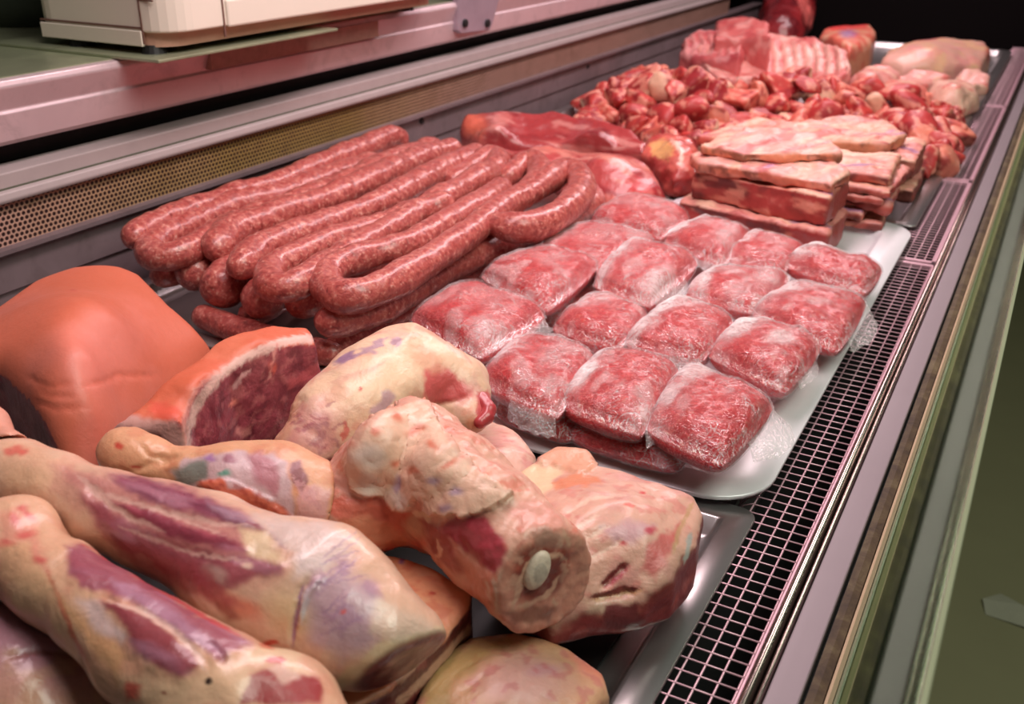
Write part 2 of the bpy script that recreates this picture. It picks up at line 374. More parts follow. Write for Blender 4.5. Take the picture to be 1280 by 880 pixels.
m_lav = plain('grey_display_panel', L(180, 178, 190), .3, 20, .04)
m_panelseam = plain('panel_gap', L(110, 75, 65), .7)  # dark brown lines along the scale's panel seams
m_tray = metal('tray_steel', L(190, 186, 186), .3, .9, (1, .05, 1), 70, .12)
m_wtray = metal('bright_tray', L(232, 230, 234), .36, .2, (.3, .3, 1), 30, .06)

# ================================================================== room
Y0, Y1 = 2, 372
structure(MB().box(-420, 300, -250, 520, -84, -80).obj('floor', m_floor))
structure(MB().box(-424, -420, -250, 520, -80, 190).obj('wall_left', m_room))
structure(MB().box(-420, 300, 520, 524, -80, 190).obj('wall_back', m_endwall))

# ================================================================== refrigerated display case
case = empty('display_case', (-60, 190, -80)); tag(case, 'long steel refrigerated meat display counter running towards the dark end wall', 'display counter')
MB().box(-100, -3.2, Y0, Y1, -79.5, -9).obj('base', m_steel, case)
MB().box(-100, -17.5, Y0, Y1, -3, -1.6).obj('deck', m_steel, case)
MB().box(-17.5, -9.2, Y0, Y1, -9, -8.5).obj('air_well', m_black, case)
MB().box(-3.15, -2.5, Y0, Y1, -79, .2).obj('front_panel', m_front, case)
bp = MB().profile([(-100, -3), (-100, 4.0), (-99.6, 4.2), (-99.6, 8.2), (-99.2, 8.5), (-98.6, 8.7), (-98.6, 9.2), (-102, 9.2), (-103, -3)], Y0, Y1).obj('back_panel', m_wall, case)
for px, py, rr in ((163, 281, .42), (527, 151, .55), (735, 83, .4)):
    p = PXX(px, py, -99.5); MB().tube([p+[-.3, 0, 0], p+[.25, 0, 0]], rr, 14).obj('screw', m_black, bp)
MB().profile([(-101, 9.2), (-99.9, 9.2), (-99.7, 14.2), (-101, 14.2)], Y0, 336).obj('perforated_vent', m_perf, case)
tr = MB(); tr.profile([(-102, 14.2), (-98.9, 14.1), (-98.7, 14.5), (-98.9, 15.3), (-99.6, 15.4), (-99.6, 17.2), (-103, 17.4), (-103, 14.2)], Y0, 340); bevel(tr.obj('vent_trim', m_trim, case), .15)
MB().box(-99.62, -99.5, Y0, 340, 15.36, 15.62).obj('trim_seam', plain('seam_dark', L(84, 84, 70), .7), case)  # thin dark greenish line along the groove of the trim
MB().profile([(-114, 9), (-108, 9), (-108, 17), (-104, 17.3), (-104, 19.9), (-114, 19.9)], Y0, 360).obj('gap_backing', m_dark, case)
ld = MB(); ld.profile([(-190, 19.6), (-102, 19.6), (-100.4, 19.9), (-100, 20.4), (-99.6, 23.4), (-99.9, 23.6), (-98.9, 26.2), (-99.2, 26.9), (-99.9, 27.0), (-190, 27.0)], Y0, 360)
lg = bevel(ld.obj('back_ledge', m_ledge, case), .25, 3, 40)
MB().box(-190, -100.0, Y0, 360, 27.0, 27.12).obj('worktop', m_ledgetop, case)
MB().box(-190, -114, Y0, 360, -79.5, 19.6).obj('rear_cabinet', m_dark, case)
p = MB(); a, b = PXX(262, 88, -99.2), PXX(470, 30, -99.2); p.box(-99.9, -98.75, a[1], b[1], 23.8, 26.2); p.obj('edge_plate', plain('stained_plate', L(168, 128, 118), .5, 90, .35), lg)
# glass shelf bracket with its two bolts
br = MB(); q = [PXX(x, y, -98.6) for x, y in ((573, -60), (573, 38), (577, 42), (612, 38), (616, 30), (640, -60))]
br.add([(-98.6, v[1], v[2]) for v in q]+[(-99.9, v[1], v[2]) for v in q], [tuple(range(6)), tuple(range(11, 5, -1))]+[(i, i+6, (i+1) % 6+6, (i+1) % 6) for i in range(6)])
bro = bevel(br.obj('shelf_bracket', metal('bracket_steel', L(190, 170, 185), .4, .5), case), .2)
for x, y in ((581, 29), (609, 29)):
    v = PXX(x, y, -98.5); MB().tube([v+[-.6, 0, 0], v+[.35, 0, 0], v+[.45, 0, 0]], [.75, .75, .45], 14).obj('bolt', m_black, bro)
# front edge: rails, painted strip, seal, glass
MB().profile([(-9.75, -4), (-9.75, .3), (-9.55, .55), (-9.3, .55), (-9.1, .3), (-9.1, -4)], Y0, Y1).obj('rail', m_chrome, case, True)
MB().profile([(-8.86, -3), (-8.86, .3), (-8.75, .5), (-8.6, .5), (-8.5, .3), (-8.5, -3)], Y0, Y1).obj('rail', m_chrome, case, True)
MB().box(-9.8, -6.2, Y0, Y1, -8.5, -2.5).obj('front_channel', m_black, case)
bevel(MB().box(-8.35, -6.35, Y0, Y1, -2.5, .45).obj('front_strip', m_strip, case), .12)
MB().box(-6.35, -6.1, Y0, Y1, -2.5, -.1).obj('gap_strip', m_black, case)
MB().profile([(-6.1, -2.5), (-6.1, .2), (-5.6, .3), (-5.1, .2), (-5.0, -2.5)], Y0, Y1).obj('seal', m_seal, case)
MB().profile([(-5.0, -2.5), (-5.0, .35), (-4.8, .6), (-4.55, .35), (-4.55, -2.5)], Y0, Y1).obj('edging', m_cream, case)
GH = 17.0
MB().profile([(-4.5, -8), (-4.5, .3), (-3.3, .3), (-3.3, -8)], Y0, Y1).obj('glass_channel', m_sage, case)
gp = MB().profile([(-4.35, .3), (.1, GH), (.42, GH-.05), (-3.95, .3)], Y0, Y1); gp.obj('front_glass', m_glass, case)
MB().profile([(.1, GH), (.14, GH+.08), (.38, GH+.06), (.42, GH-.05)], Y0, Y1).obj('glass_edge', plain('polished_glass_edge', L(140, 148, 120), .3, 20, .1), case)
MB().box(-104, -3, Y1, Y1+4, -79, 60).obj('end_panel', m_endwall, case)

# ================================================================== air grilles: woven wire in a flat frame
def grille(y0, y1, label):
    g = empty('air_grille', (-12.5, (y0+y1)/2, -.6)); tag(g, label, 'air grille', 'wire air grilles along the front')
    w = MB(); xs = [-15.1+1.25*i for i in range(5)]
    for x in xs: w.tube([(x, y0+.3, -.05), (x, y1-.3, -.05)], .085, 6)
    n = int((y1-y0-1)/1.25)
    for k in range(n): y = y0+.9+k*1.25; w.tube([(-17.1, y, -2.6), (-16.5, y, -1.3), (-15.9, y, -.35), (-15.2, y, .02), (-9.9, y, .02)], .075, 5)
    w.obj('wire_mesh', m_wire, g, True)
    f = MB()
    for ya in (y0, y1-.75): f.box(-15.6, -9.8, ya, ya+.75, -.4, .12)
    f.box(-10.0 if y0 < 100 else -10.4, -9.8, y0, y1, -.4, .12); bevel(f.obj('frame', m_wire, g), .06)
grille(10, 139.4, 'wire air grille nearest the camera, beside the mince packs')
grille(140.2, 187.5, 'wire air grille beside the stacked rib slabs')
grille(188.3, 263.0, 'wire air grille beside the heap of red chunks')
grille(263.8, 371, 'wire air grille furthest along, beside the pale meat at the end')

# ================================================================== trays
def rrect(x0, x1, y0, y1, r, n=8):
    out = []
    for cx, cy, a0 in ((x1-r, y1-r, 0), (x0+r, y1-r, 90), (x0+r, y0+r, 180), (x1-r, y0+r, 270)):
        out += [(cx+r*math.cos(math.radians(a0+90*i/n)), cy+r*math.sin(math.radians(a0+90*i/n))) for i in range(n+1)]
    return out
def tray(x0, x1, y0, y1, z, r, mat, label, rim=2.6, depth=1.8):
    V, F = [], []; n = 36
    rings = [(0, z-.35), (0, z-.08), (.1, z), (rim-.5, z), (rim-.15, z-.12), (rim+.3, z-depth+.3), (rim+.8, z-depth), (rim+3, z-depth)]
    for off, zz in rings:
        q = rrect(x0+off, x1-off, y0+off, y1-off, max(r-off*.7, .4)); V += [(a, b, zz) for a, b in q]
    m = len(rings)
    for k in range(m-1): F += [(k*n+i, k*n+(i+1) % n, (k+1)*n+(i+1) % n, (k+1)*n+i) for i in range(n)]
    F.append(tuple((m-1)*n+i for i in range(n))); o = obj('serving_tray', V, F, mat)
    md = o.modifiers.new('thickness', 'SOLIDIFY'); md.thickness = .0012; md.offset = -1
    return tag(o, label, 'tray', 'steel serving trays in the case')
tray(-72, -14.3, 15, 69.6, .35, 1.5, m_tray, 'grey steel tray under the lamb legs and shanks')
tray(-50, -14.2, 68.2, 152.5, 1.3, 5.5, m_wtray, 'bright steel tray under the wrapped mince packs', 4.0, 1.3)
tray(-60, -14.4, 153.3, 186, .9, 1.2, m_tray, 'grey steel tray under the stacked rib slabs')
tray(-97, -15.2, 187.5, 246, 1.2, 4.5, m_tray, 'grey steel tray under the heap of red chunks')
tray(-60, -14.6, 247.2, 352, 1.6, 4.0, m_tray, 'grey steel tray under the pale meat at the end')
tray(-97.5, -52, 72, 170, .5, 3, m_tray, 'steel tray under the coiled sausages')

ml = MB(); ml.box(-67.5, -19.2, 20, 64.6, -1.38, -1.2); tag(ml.obj('tray_shade_sheet', m_black), 'black sheet added in the near steel tray as shade under the lamb', 'shade sheet')  # black sheet added to darken the shade beneath the meat
# ================================================================== shop scale on the ledge
sc = empty('weighing_scale', (-108, 125, 27.1)); tag(sc, 'white plastic shop scale standing on the steel back ledge', 'scale')
SX0, SX1, SY0, SY1, SZ = -116.5, -92.6, 88.4, 150, 28.6
def rounded(x0, x1, y0, y1, z0, z1, r, n=6):
    q = rrect(x0, x1, y0, y1, r, n); k = len(q); V = [(a, b, z0) for a, b in q]+[(a, b, z1) for a, b in q]
    return V, [tuple(range(k-1, -1, -1)), tuple(range(k, 2*k))]+[(i, (i+1) % k, k+(i+1) % k, k+i) for i in range(k)]
h = MB(); h.add(*rounded(SX0, SX1, SY0, SY1, 30.0, 47, 4.0)); bevel(h.obj('housing', m_white, sc), .3, 3, 60)
u = MB(); u.add(*rounded(SX0+.6, SX1-1.6, SY0+.4, SY1-.6, 28.3, 30.0, 3.6)); u.obj('underside', plain('scale_base_bounce', L(196, 150, 130), .5), sc)  # brown tint paints the meat's reflected light into the base colour
s_ = MB(); s_.box(SX0+2, SX0+19.5, SY0-.25, SY0+.2, 28.4, 30.2); bevel(s_.obj('side_skirt', m_white, sc), .1)
f_ = MB(); f_.box(SX0+2, SX0+19.6, SY0-.12, SY0+.1, 30.4, 30.62); f_.obj('panel_seam', m_panelseam, sc)
for bx in ((SX0+19.5, SX0+19.7, SY0-.1, SY0+.1, 28.7, 47), (SX1-.1, SX1+.1, SY0+9, SY0+9.25, 28.8, 47), (SX0+19.6, SX1-2, SY0-.08, SY0+.1, 33.6, 33.8)): MB().box(*bx).obj('panel_seam', m_panelseam, sc)
d_ = MB(); d_.box(SX1-.2, SX1+.25, SY0+10, SY0+26, 34.2, 47); bevel(d_.obj('display_panel', m_lav, sc), .15)
r_ = MB(); r_.box(SX1-.2, SX1+.35, SY0+9.6, SY1-1, 29.9, 33.2); bevel(r_.obj('front_skirt', m_white, sc), .3)
for x, y in ((SX0+7, SY0+1.6), (SX1-4.5, SY0+1.6), (SX0+7, SY1-6), (SX1-4.5, SY1-6)):
    MB().tube([(x, y, 27.5), (x, y, 28.5)], [1.6, 1.25], 16).obj('foot', m_black, sc)
pl = MB(); pl.box(-122, -92.4, 86.0, 120, 27.12, 27.5); tag(bevel(pl.obj('metal_plate', m_ledgetop), .1), 'thin steel plate lying on the ledge under the white scale', 'plate')
# rounded dark thing at the far left on the worktop
db = MB(); c_ = PX(2, 48, 27.2); db.tube([c_+[-16, 20, 0], c_+[-16, 20, 3], c_+[-16, 20, 16], c_+[-16, 20, 22], c_+[-16, 20, 25]], [14, 15.5, 15.5, 13, 8], 32)
tag(db.obj('dark_bin', plain('dark_green_plastic', L(46, 54, 44), .5), None, True), 'rounded dark green tub on the worktop behind the white scale', 'tub')
# scrap on the floor outside
v = PX(1262, 765, -79.9); w_ = MB(); w_.add([v+[-4, -3, 0], v+[4, -4, .4], v+[7, 1, .2], v+[2, 2, 1], v+[-2, 5, .2], v+[-5, 1, .6]], [(0, 1, 3), (1, 2, 3), (3, 2, 4), (0, 3, 5), (3, 4, 5)])
o = w_.obj('paper_scrap', plain('grey_paper', L(150, 148, 130), .8)); o.modifiers.new('t', 'SOLIDIFY').thickness = .001; tag(o, 'small crumpled scrap of paper on the olive floor', 'scrap')

# ================================================================== light: the case's own warm pink tubes over the meat, and dim shop light
def area(name, loc, size, sy, power, color, target):
    l = bpy.data.lights.new(name, 'AREA'); l.shape = 'RECTANGLE'; l.size = size/100; l.size_y = sy/100; l.energy = power; l.color = color
    o = bpy.data.objects.new(name, l); COL.objects.link(o); o.location = to_m(loc); d = Vector(to_m(target))-o.location; o.rotation_euler = d.to_track_quat('-Z', 'Y').to_euler(); return o
area('case_lamp', (-48, 190, 92), 20, 320, 27, (1, .76, .79), (-48, 190, 0)).rotation_euler = (0, 0, 0)
area('shop_lamp', (90, 60, 200), 120, 120, 34, (.95, 1, .86), (-60, 120, 0))
wd = bpy.data.worlds.new('world'); SC.world = wd; wd.use_nodes = True; bg = wd.node_tree.nodes['Background']; bg.inputs[0].default_value = (.62, .66, .55, 1); bg.inputs[1].default_value = .07
# ================================================================== coiled sausages
def _saus():
    t = NT('sausage_casing'); v = t.coord(); n = t.noise(v, 150, 3, .6, .5); vo = t.vor(v, 190); g = t.noise(v, 34, 3, .6)
    base = t.ramp(n, [(.30, A(132, 50, 48)), (.47, A(176, 78, 74)), (.6, A(198, 104, 94)), (.74, A(236, 170, 154))])
    base = t.mix(t.math('MULTIPLY', t.ramp(vo, [(.12, 1.0), (.3, 0.0)]), .55), base, A(232, 166, 146))
    base = t.mix(t.ramp(g, [(.4, 0.0), (.7, .55)]), base, A(162, 62, 56))
    hg = t.math('ADD', t.noise(v, 60, 3, .5, .4), t.math('MULTIPLY', n, .5))
    t.pbr(Base_Color=base, Roughness=t.math('ADD', .26, t.math('MULTIPLY', g, .2)), Normal=t.bump(hg, .55, .004), Subsurface_Weight=.12, Subsurface_Radius=(.01, .004, .003), Subsurface_Scale=.5, Coat_Weight=.4, Coat_Roughness=.16)
    return t.m
m_saus = _saus(); m_knot = plain('twisted_casing', A(170, 100, 90), .4, 120, .3)
def sausage(pts, rpx, label, tips=(1, 1), seed=0, sag=0):
    W = np.array([PX(*p) for p in pts]); W4 = catmull(W, .45); n = len(W4)
    # even spacing along the strand
    L_ = np.r_[0, np.cumsum(np.linalg.norm(np.diff(W4, axis=0), axis=1))]; q = np.arange(0, L_[-1], .42); P = np.stack([np.interp(q, L_, W4[:, i]) for i in range(3)], 1)
    for _ in range(3): P[1:-1] = .25*P[:-2]+.5*P[1:-1]+.25*P[2:]
    Lq = q[-1]; mid = len(pts)//2
    R = np.array([r*CPP(w) for r, w in zip([1.07*k for k in rpx] if hasattr(rpx, '__len__') else [rpx]*len(pts), W)])
    d2 = [np.argmin(np.linalg.norm(P-w, axis=1)) for w in W]; r = np.interp(np.arange(len(P)), d2, R)
    r = r*(1+.18*noise(P, 5, seed)+.09*noise(P, 1.8, seed+1))
    e = r.mean()*1.15; a = np.ones(len(P))
    if tips[0]: a = np.minimum(a, np.sqrt(np.clip(1-(1-np.clip(q/e, 0, 1))**2, 0.012, 1)))
    if tips[1]: a = np.minimum(a, np.sqrt(np.clip(1-(1-np.clip((Lq-q)/e, 0, 1))**2, 0.012, 1)))
    V, F = tube_vf(P, r*a, 20); V = np.asarray(V); C = np.repeat(P, 20, 0); N = V-C; ln = np.linalg.norm(N, axis=1)[:, None]+1e-6
    V = V+N/ln*np.minimum(ln, 1)*(.12*fbm(V, 2.2, seed+2)+.05*noise(V, .9, seed+3))[:, None]
    o = obj('sausage', V, F, m_saus); tag(o, label, 'sausage', 'coiled fresh sausages by the steel back panel'); return o, P, r
SA = sausage
SA([(170, 302, 8.4), (172, 291, 8.6), (212, 273, 8.7), (281, 248, 8.6), (337, 233, 8.5), (400, 206, 8.4), (450, 187, 8), (486, 171, 8.2), (500, 176, 6.8), (512, 186, 5.4)], [15, 16, 16, 16, 15, 15, 14, 13, 12, 10], 'backmost sausage strand, running along the steel back panel', seed=1)
SA([(470, 205, 6.2), (440, 213, 7), (400, 227, 7.2), (345, 247, 7.4), (290, 259, 7.6), (240, 280, 7.6), (203, 297, 7.6), (186, 312, 7.5), (200, 322, 7.6), (228, 316, 7.9), (256, 303, 8), (300, 280, 7.9), (350, 262, 7.9), (420, 236, 7.8), (480, 206, 7.3), (548, 184, 6.4)], [16, 16, 16, 17, 18, 18, 18, 17, 18, 19, 19, 18, 17, 16, 15, 14], 'folded sausage strand second from the back panel, its bend towards the pork', seed=2)
SA([(266, 318, 8), (272, 308, 8.2), (290, 289, 8.2), (330, 275, 8.2), (400, 252, 8.2), (462, 226, 8), (525, 198, 7.4), (572, 186, 6.6)], [18, 19, 19, 18, 17, 17, 16, 14], 'straight sausage strand lying between two folded strands, third from the back panel', seed=3)
SA([(297, 341, 8.2), (303, 331, 8.4), (325, 312, 8.4), (370, 295, 8.4), (420, 276, 8.4), (480, 252, 8.4), (550, 214, 8), (602, 192, 7)], [18, 19, 20, 19, 18, 17, 16, 15], 'long sausage strand with a round blunt end in the middle of the coil', seed=4)
SA([(566, 251, 9.6), (525, 266, 9), (462, 288, 8.9), (406, 305, 8.9), (362, 324, 8.8), (338, 340, 8.6), (340, 357, 8.6), (366, 358, 8.8), (398, 338, 9.2), (440, 312, 9.2), (500, 279, 9), (575, 236, 8.8), (616, 212, 8), (622, 199, 7.6), (605, 200, 7.4), (560, 230, 7)], [16, 17, 17, 18, 18, 18, 19, 19, 18, 17, 17, 16, 15, 14, 14, 13], 'folded sausage strand whose cut end pokes up in the middle of the coil', seed=5)
SA([(630, 235, 7.6), (606, 252, 8.4), (560, 277, 9), (512, 306, 9.2), (462, 318, 9.3), (431, 328, 9.2), (410, 340, 9), (408, 358, 8.8), (430, 371, 8.7), (460, 366, 8.8), (500, 348, 9), (550, 317, 9.2), (590, 289, 9.2), (625, 262, 9), (663, 237, 8.5), (676, 218, 8), (670, 206, 7.7), (655, 206, 7.5), (630, 226, 7)], [15, 16, 16, 18, 18, 19, 20, 20, 20, 20, 20, 19, 18, 17, 16, 15, 15, 14, 14], 'big open hairpin of sausage on top of the coil, nearest the mince packs', seed=6)
SA([(600, 268, 9.4), (612, 277, 9.3), (634, 284, 9.2), (660, 284, 9.1), (690, 274, 9), (714, 256, 8.8), (727, 236, 8.4), (722, 218, 8.1), (706, 213, 8), (690, 222, 8.2), (668, 238, 8.6), (640, 253, 8.9), (612, 272, 8.6)], [6, 12, 17, 18, 18, 17, 17, 16, 15, 15, 15, 15, 14], 'sausage bent round in a tight hook with a twisted pointed tip', seed=7)
SA([(397, 400, 5.6), (410, 402, 5.7), (440, 398, 5.8), (478, 384, 5.8), (520, 358, 5.8), (560, 334, 5.8), (600, 315, 5.8), (640, 303, 5.6), (690, 288, 5.4), (722, 268, 5.2), (742, 250, 4.8), (732, 236, 4.6)], [19, 20, 20, 19, 18, 18, 17, 17, 16, 15, 14, 12], 'sausage strand of the middle layer showing under the big hairpin', seed=8)
SA([(404, 437, 2.2), (430, 429, 2.3), (462, 413, 2.3), (512, 386, 2.3), (575, 348, 2.4), (625, 324, 2.6), (669, 302, 2.8), (716, 277, 2.6), (752, 252, 2.2)], [12, 14, 14, 14, 14, 14, 13, 12, 10], 'thin lowest sausage strand squeezed beside the mince packs', seed=9)
SA([(372, 386, 5.1), (384, 372, 5.4), (430, 349, 5.6), (500, 312, 5.6), (580, 270, 5.4), (640, 240, 5)], [25, 23, 19, 17, 16, 14], 'blunt sausage end of the middle layer just left of the hairpin bend', seed=10)
SA([(319, 386, 4.9), (332, 370, 5.2), (372, 340, 5.4), (450, 300, 5.4), (540, 250, 5.2), (590, 220, 5)], [26, 24, 20, 17, 16, 14], 'blunt sausage end of the middle layer below the folded strand', seed=11)
SA([(270, 369, 4.9), (282, 354, 5.1), (320, 325, 5.2), (420, 275, 5.2), (520, 222, 5)], [27, 25, 20, 17, 15], 'round sausage end bulging out lowest over the pink pork skin', seed=12)
SA([(234, 349, 5.0), (248, 336, 5.1), (290, 305, 5.1), (390, 255, 5), (480, 210, 5)], [26, 24, 19, 16, 14], 'round sausage end under the second row, nearest the back panel', seed=13)
SA([(246, 392, 1.9), (285, 408, 1.9), (335, 424, 1.9), (380, 436, 1.9), (430, 444, 1.9)], [14, 16, 16, 16, 15], 'dark sausage lying crosswise at the bottom between pork skin and coil', seed=14)
SA([(190, 342, 4.2), (206, 344, 4.2), (240, 330, 4.2), (330, 286, 4.2), (440, 228, 4.2), (505, 194, 4.2)], [13, 15, 15, 14, 13, 12], 'bottom sausage strand showing in the dark gap by the back panel', seed=15)
SA([(297, 396, 2.3), (325, 388, 2.3), (380, 356, 2.3), (470, 305, 2.3), (580, 246, 2.3)], [15, 16, 15, 14, 13], 'bottom sausage strand showing in a chink beneath the blunt ends', seed=16)

# ================================================================== mince in clear bags
def _mince():
    t = NT('minced_beef'); v = t.coord(); w = t.noise(v, 40, 2, .5, 0, 'Color'); vv = t.n('ShaderNodeVectorMath', operation='MULTIPLY_ADD'); t.put(vv.inputs[0], w); vv.inputs[1].default_value = (.012, .012, .012); t.put(vv.inputs[2], v)
    n = t.noise(vv.outputs[0], 210, 4, .62, 1.2); g = t.noise(v, 30, 3, .6)
    base = t.ramp(n, [(.32, A(180, 18, 26)), (.50, A(220, 36, 44)), (.60, A(232, 66, 66)), (.70, A(244, 150, 130)), (.78, A(250, 210, 186))])
    base = t.mix(t.ramp(g, [(.4, 0.0), (.7, .5)]), base, A(190, 32, 44))
    t.pbr(Base_Color=base, Roughness=.36, Normal=t.bump(n, .7, .004), Coat_Weight=.3, Coat_Roughness=.15); return t.m
def _film():
    t = NT('clear_plastic_film'); v = t.coord(); w = t.noise(v, 9, 3, .6, 1.5)
    wv = t.n('ShaderNodeTexWave', wave_type='BANDS', bands_direction='DIAGONAL'); t.put(wv.inputs[0], v); wv.inputs['Scale'].default_value = 16; wv.inputs['Distortion'].default_value = 14; wv.inputs['Detail'].default_value = 3; wv.inputs['Detail Scale'].default_value = 1.6
    cr = t.noise(t.map(v, (1, 1, 1)), 70, 4, .65, 2.2); hh = t.math('ADD', t.math('MULTIPLY', wv.outputs['Fac'], .5), cr)
    rd = t.math('ABSOLUTE', t.math('SUBTRACT', t.noise(v, 48, 3, .55, 2.6), .5)); rd2 = t.math('ABSOLUTE', t.math('SUBTRACT', t.noise(v, 95, 2, .5, 1.6), .5)); nm = t.bump(t.math('ADD', t.math('MULTIPLY', hh, .5), t.math('ADD', t.math('MULTIPLY', rd, 3.0), rd2)), 1.0, .005)
    crease_glint = t.math('MULTIPLY', t.math('MAXIMUM', t.ramp(rd, [(.0, 1.0), (.022, 0.0)]), t.math('MULTIPLY', t.ramp(rd2, [(.0, 1.0), (.03, 0.0)]), .6)), t.ramp(t.noise(v, 17, 2, .5), [(.42, 0.0), (.6, .6)]))  # white lines paint the glints on film wrinkles into the diffuse colour
    tr = t.n('ShaderNodeBsdfTransparent'); gl = t.n('ShaderNodeBsdfGlossy'); gl.inputs['Roughness'].default_value = .2; t.put(gl.inputs['Normal'], nm); t.put(gl.inputs['Color'], (1, .97, .97))
    df = t.n('ShaderNodeBsdfDiffuse'); t.put(df.inputs['Color'], (.97, .90, .90)); None
    fr = t.n('ShaderNodeFresnel'); fr.inputs[0].default_value = 1.55; t.put(fr.inputs['Normal'], nm)
    at = t.n('ShaderNodeVertexColor', layer_name='tint').outputs[0]
    veil = t.math('MULTIPLY', at, t.ramp(t.math('ADD', t.math('MULTIPLY', w, .5), t.math('MULTIPLY', cr, .5)), [(.34, .3), (.6, 1.0)]))
    m1 = t.n('ShaderNodeMixShader'); t.put(m1.inputs[0], t.math('MAXIMUM', veil, crease_glint)); t.put(m1.inputs[1], tr.outputs[0]); t.put(m1.inputs[2], df.outputs[0])
    m2 = t.n('ShaderNodeMixShader'); t.put(m2.inputs[0], t.math('MINIMUM', t.math('MULTIPLY', fr.outputs[0], 1.15), .30)); t.put(m2.inputs[1], m1.outputs[0]); t.put(m2.inputs[2], gl.outputs[0]); t.t.links.new(m2.outputs[0], t.out.inputs[0])
    return t.m
m_mince = _mince(); m_film = _film()
def pack(cor, z, hgt, label, seed, flap=None, veil=None, n=44, group='wrapped mince packs on the bright tray'):
    """cor: left, back, right, front corner of the bag at mid height (photo points)"""
    Lc, Tc, Rc, Bc = [PX(x, y, z) for x, y in cor]; u = np.linspace(-1, 1, n); U_, V_ = np.meshgrid(u, u, indexing='ij')
    def shell(grow, lump, sd):
        # squircle: pull the corners in a little, then dome the two faces
        k = np.maximum(np.abs(U_), np.abs(V_)); cu = U_*np.sqrt(1-.12*V_**2)*1.04; cv = V_*np.sqrt(1-.12*U_**2)*1.04
        a = (cu+1)/2; b = (cv+1)/2; P = ((1-a)*(1-b))[..., None]*Lc+((1-a)*b)[..., None]*Tc+(a*b)[..., None]*Rc+(a*(1-b))[..., None]*Bc
        e = (np.clip(1-np.abs(U_)**3.6, 0, 1)*np.clip(1-np.abs(V_)**3.6, 0, 1))**.36
        c = (Lc+Tc+Rc+Bc)/4; P = P+(P-c)*grow*.03; top, bot = P.copy(), P.copy()
        lm = fbm(np.stack([P[..., 0], P[..., 1], np.full(U_.shape, seed*3.1)], -1), 4.2, sd, 3)*lump
        top[..., 2] += (hgt+grow*.10)*e+lm*e; bot[..., 2] -= (hgt*.92+grow*.08)*e
        V = np.vstack([top.reshape(-1, 3), bot.reshape(-1, 3)]); I = np.arange(n*n).reshape(n, n); q = np.stack([I[:-1, :-1], I[1:, :-1], I[1:, 1:], I[:-1, 1:]], -1).reshape(-1, 4)
        qb = q[:, ::-1]+n*n; e_ = np.concatenate([I[:, 0], I[-1, 1:], I[::-1, -1][1:], I[0, ::-1][1:-1]]); k2 = len(e_)
        s = np.array([[e_[i], e_[(i+1) % k2], e_[(i+1) % k2]+n*n, e_[i]+n*n] for i in range(k2)])
        return V, np.vstack([q, qb, s]), e
    Vm, F, e = shell(0, .55, seed)
    root = empty('mince_pack', base_of(Vm)); tag(root, label, 'mince pack', group)
    obj('minced_meat', Vm, F, m_mince, root)
    Vf, F2, e = shell(1.0, .62, seed)
    Vf[:n*n, 2] += .07+.09*np.abs(noise(Vf[:n*n], 1.3, seed+9)); F2 = [tuple(f) for f in F2]
    # veil: whitish film patches, and pale haze painted where light strikes the bag
    w = fbm(np.stack([U_.ravel()*2.2, V_.ravel()*2.2, np.full(n*n, seed*1.7)], -1), 1.6, seed+4); ve = sstep(.2, .55, w)*.30+.012
    if veil:
        for (vu, vv, ru, rv, am) in veil: ve = np.maximum(ve, 1.0*am*sstep(1.5, .15, np.hypot((U_.ravel()-vu)/ru, (V_.ravel()-vv)/rv)+.9*w))
    ve = np.r_[ve, np.full(n*n, .03)]; Vf = list(map(tuple, Vf))
    # loose film gathered at corners and seams
    for (side, t0, t1, ln, drop) in (flap or []):
        m = 14; tt = np.linspace(t0, t1, m); base = []
        for t in tt:
            i = int(round((t+1)/2*(n-1))); g = {'R': (n-1, i), 'L': (0, i), 'B': (i, 0), 'T': (i, n-1)}[side]; base.append(np.array(Vf[g[0]*n+g[1]]))
        base = np.array(base); out = base-(Lc+Tc+Rc+Bc)/4; out[:, 2] = 0; out /= np.linalg.norm(out, axis=1)[:, None]; b0 = len(Vf)
        for k in range(5):
            s_ = k/4; sh = np.sin(np.linspace(.12, np.pi-.12, m))**.5
            row = base+out*(ln*s_*sh)[:, None]+np.array([0, 0, 1])*((-drop*s_**1.4+.18*np.sin(np.arange(m)*1.9+seed)*s_))[:, None]
            Vf += list(map(tuple, row)); ve = np.r_[ve, np.full(m, .16+.14*s_)]
        for k in range(4): F2 += [(b0+k*m+i, b0+k*m+i+1, b0+(k+1)*m+i+1, b0+(k+1)*m+i) for i in range(m-1)]
    obj('plastic_bag', Vf, F2, m_film, root, np.repeat(ve[:, None], 3, 1)); return root
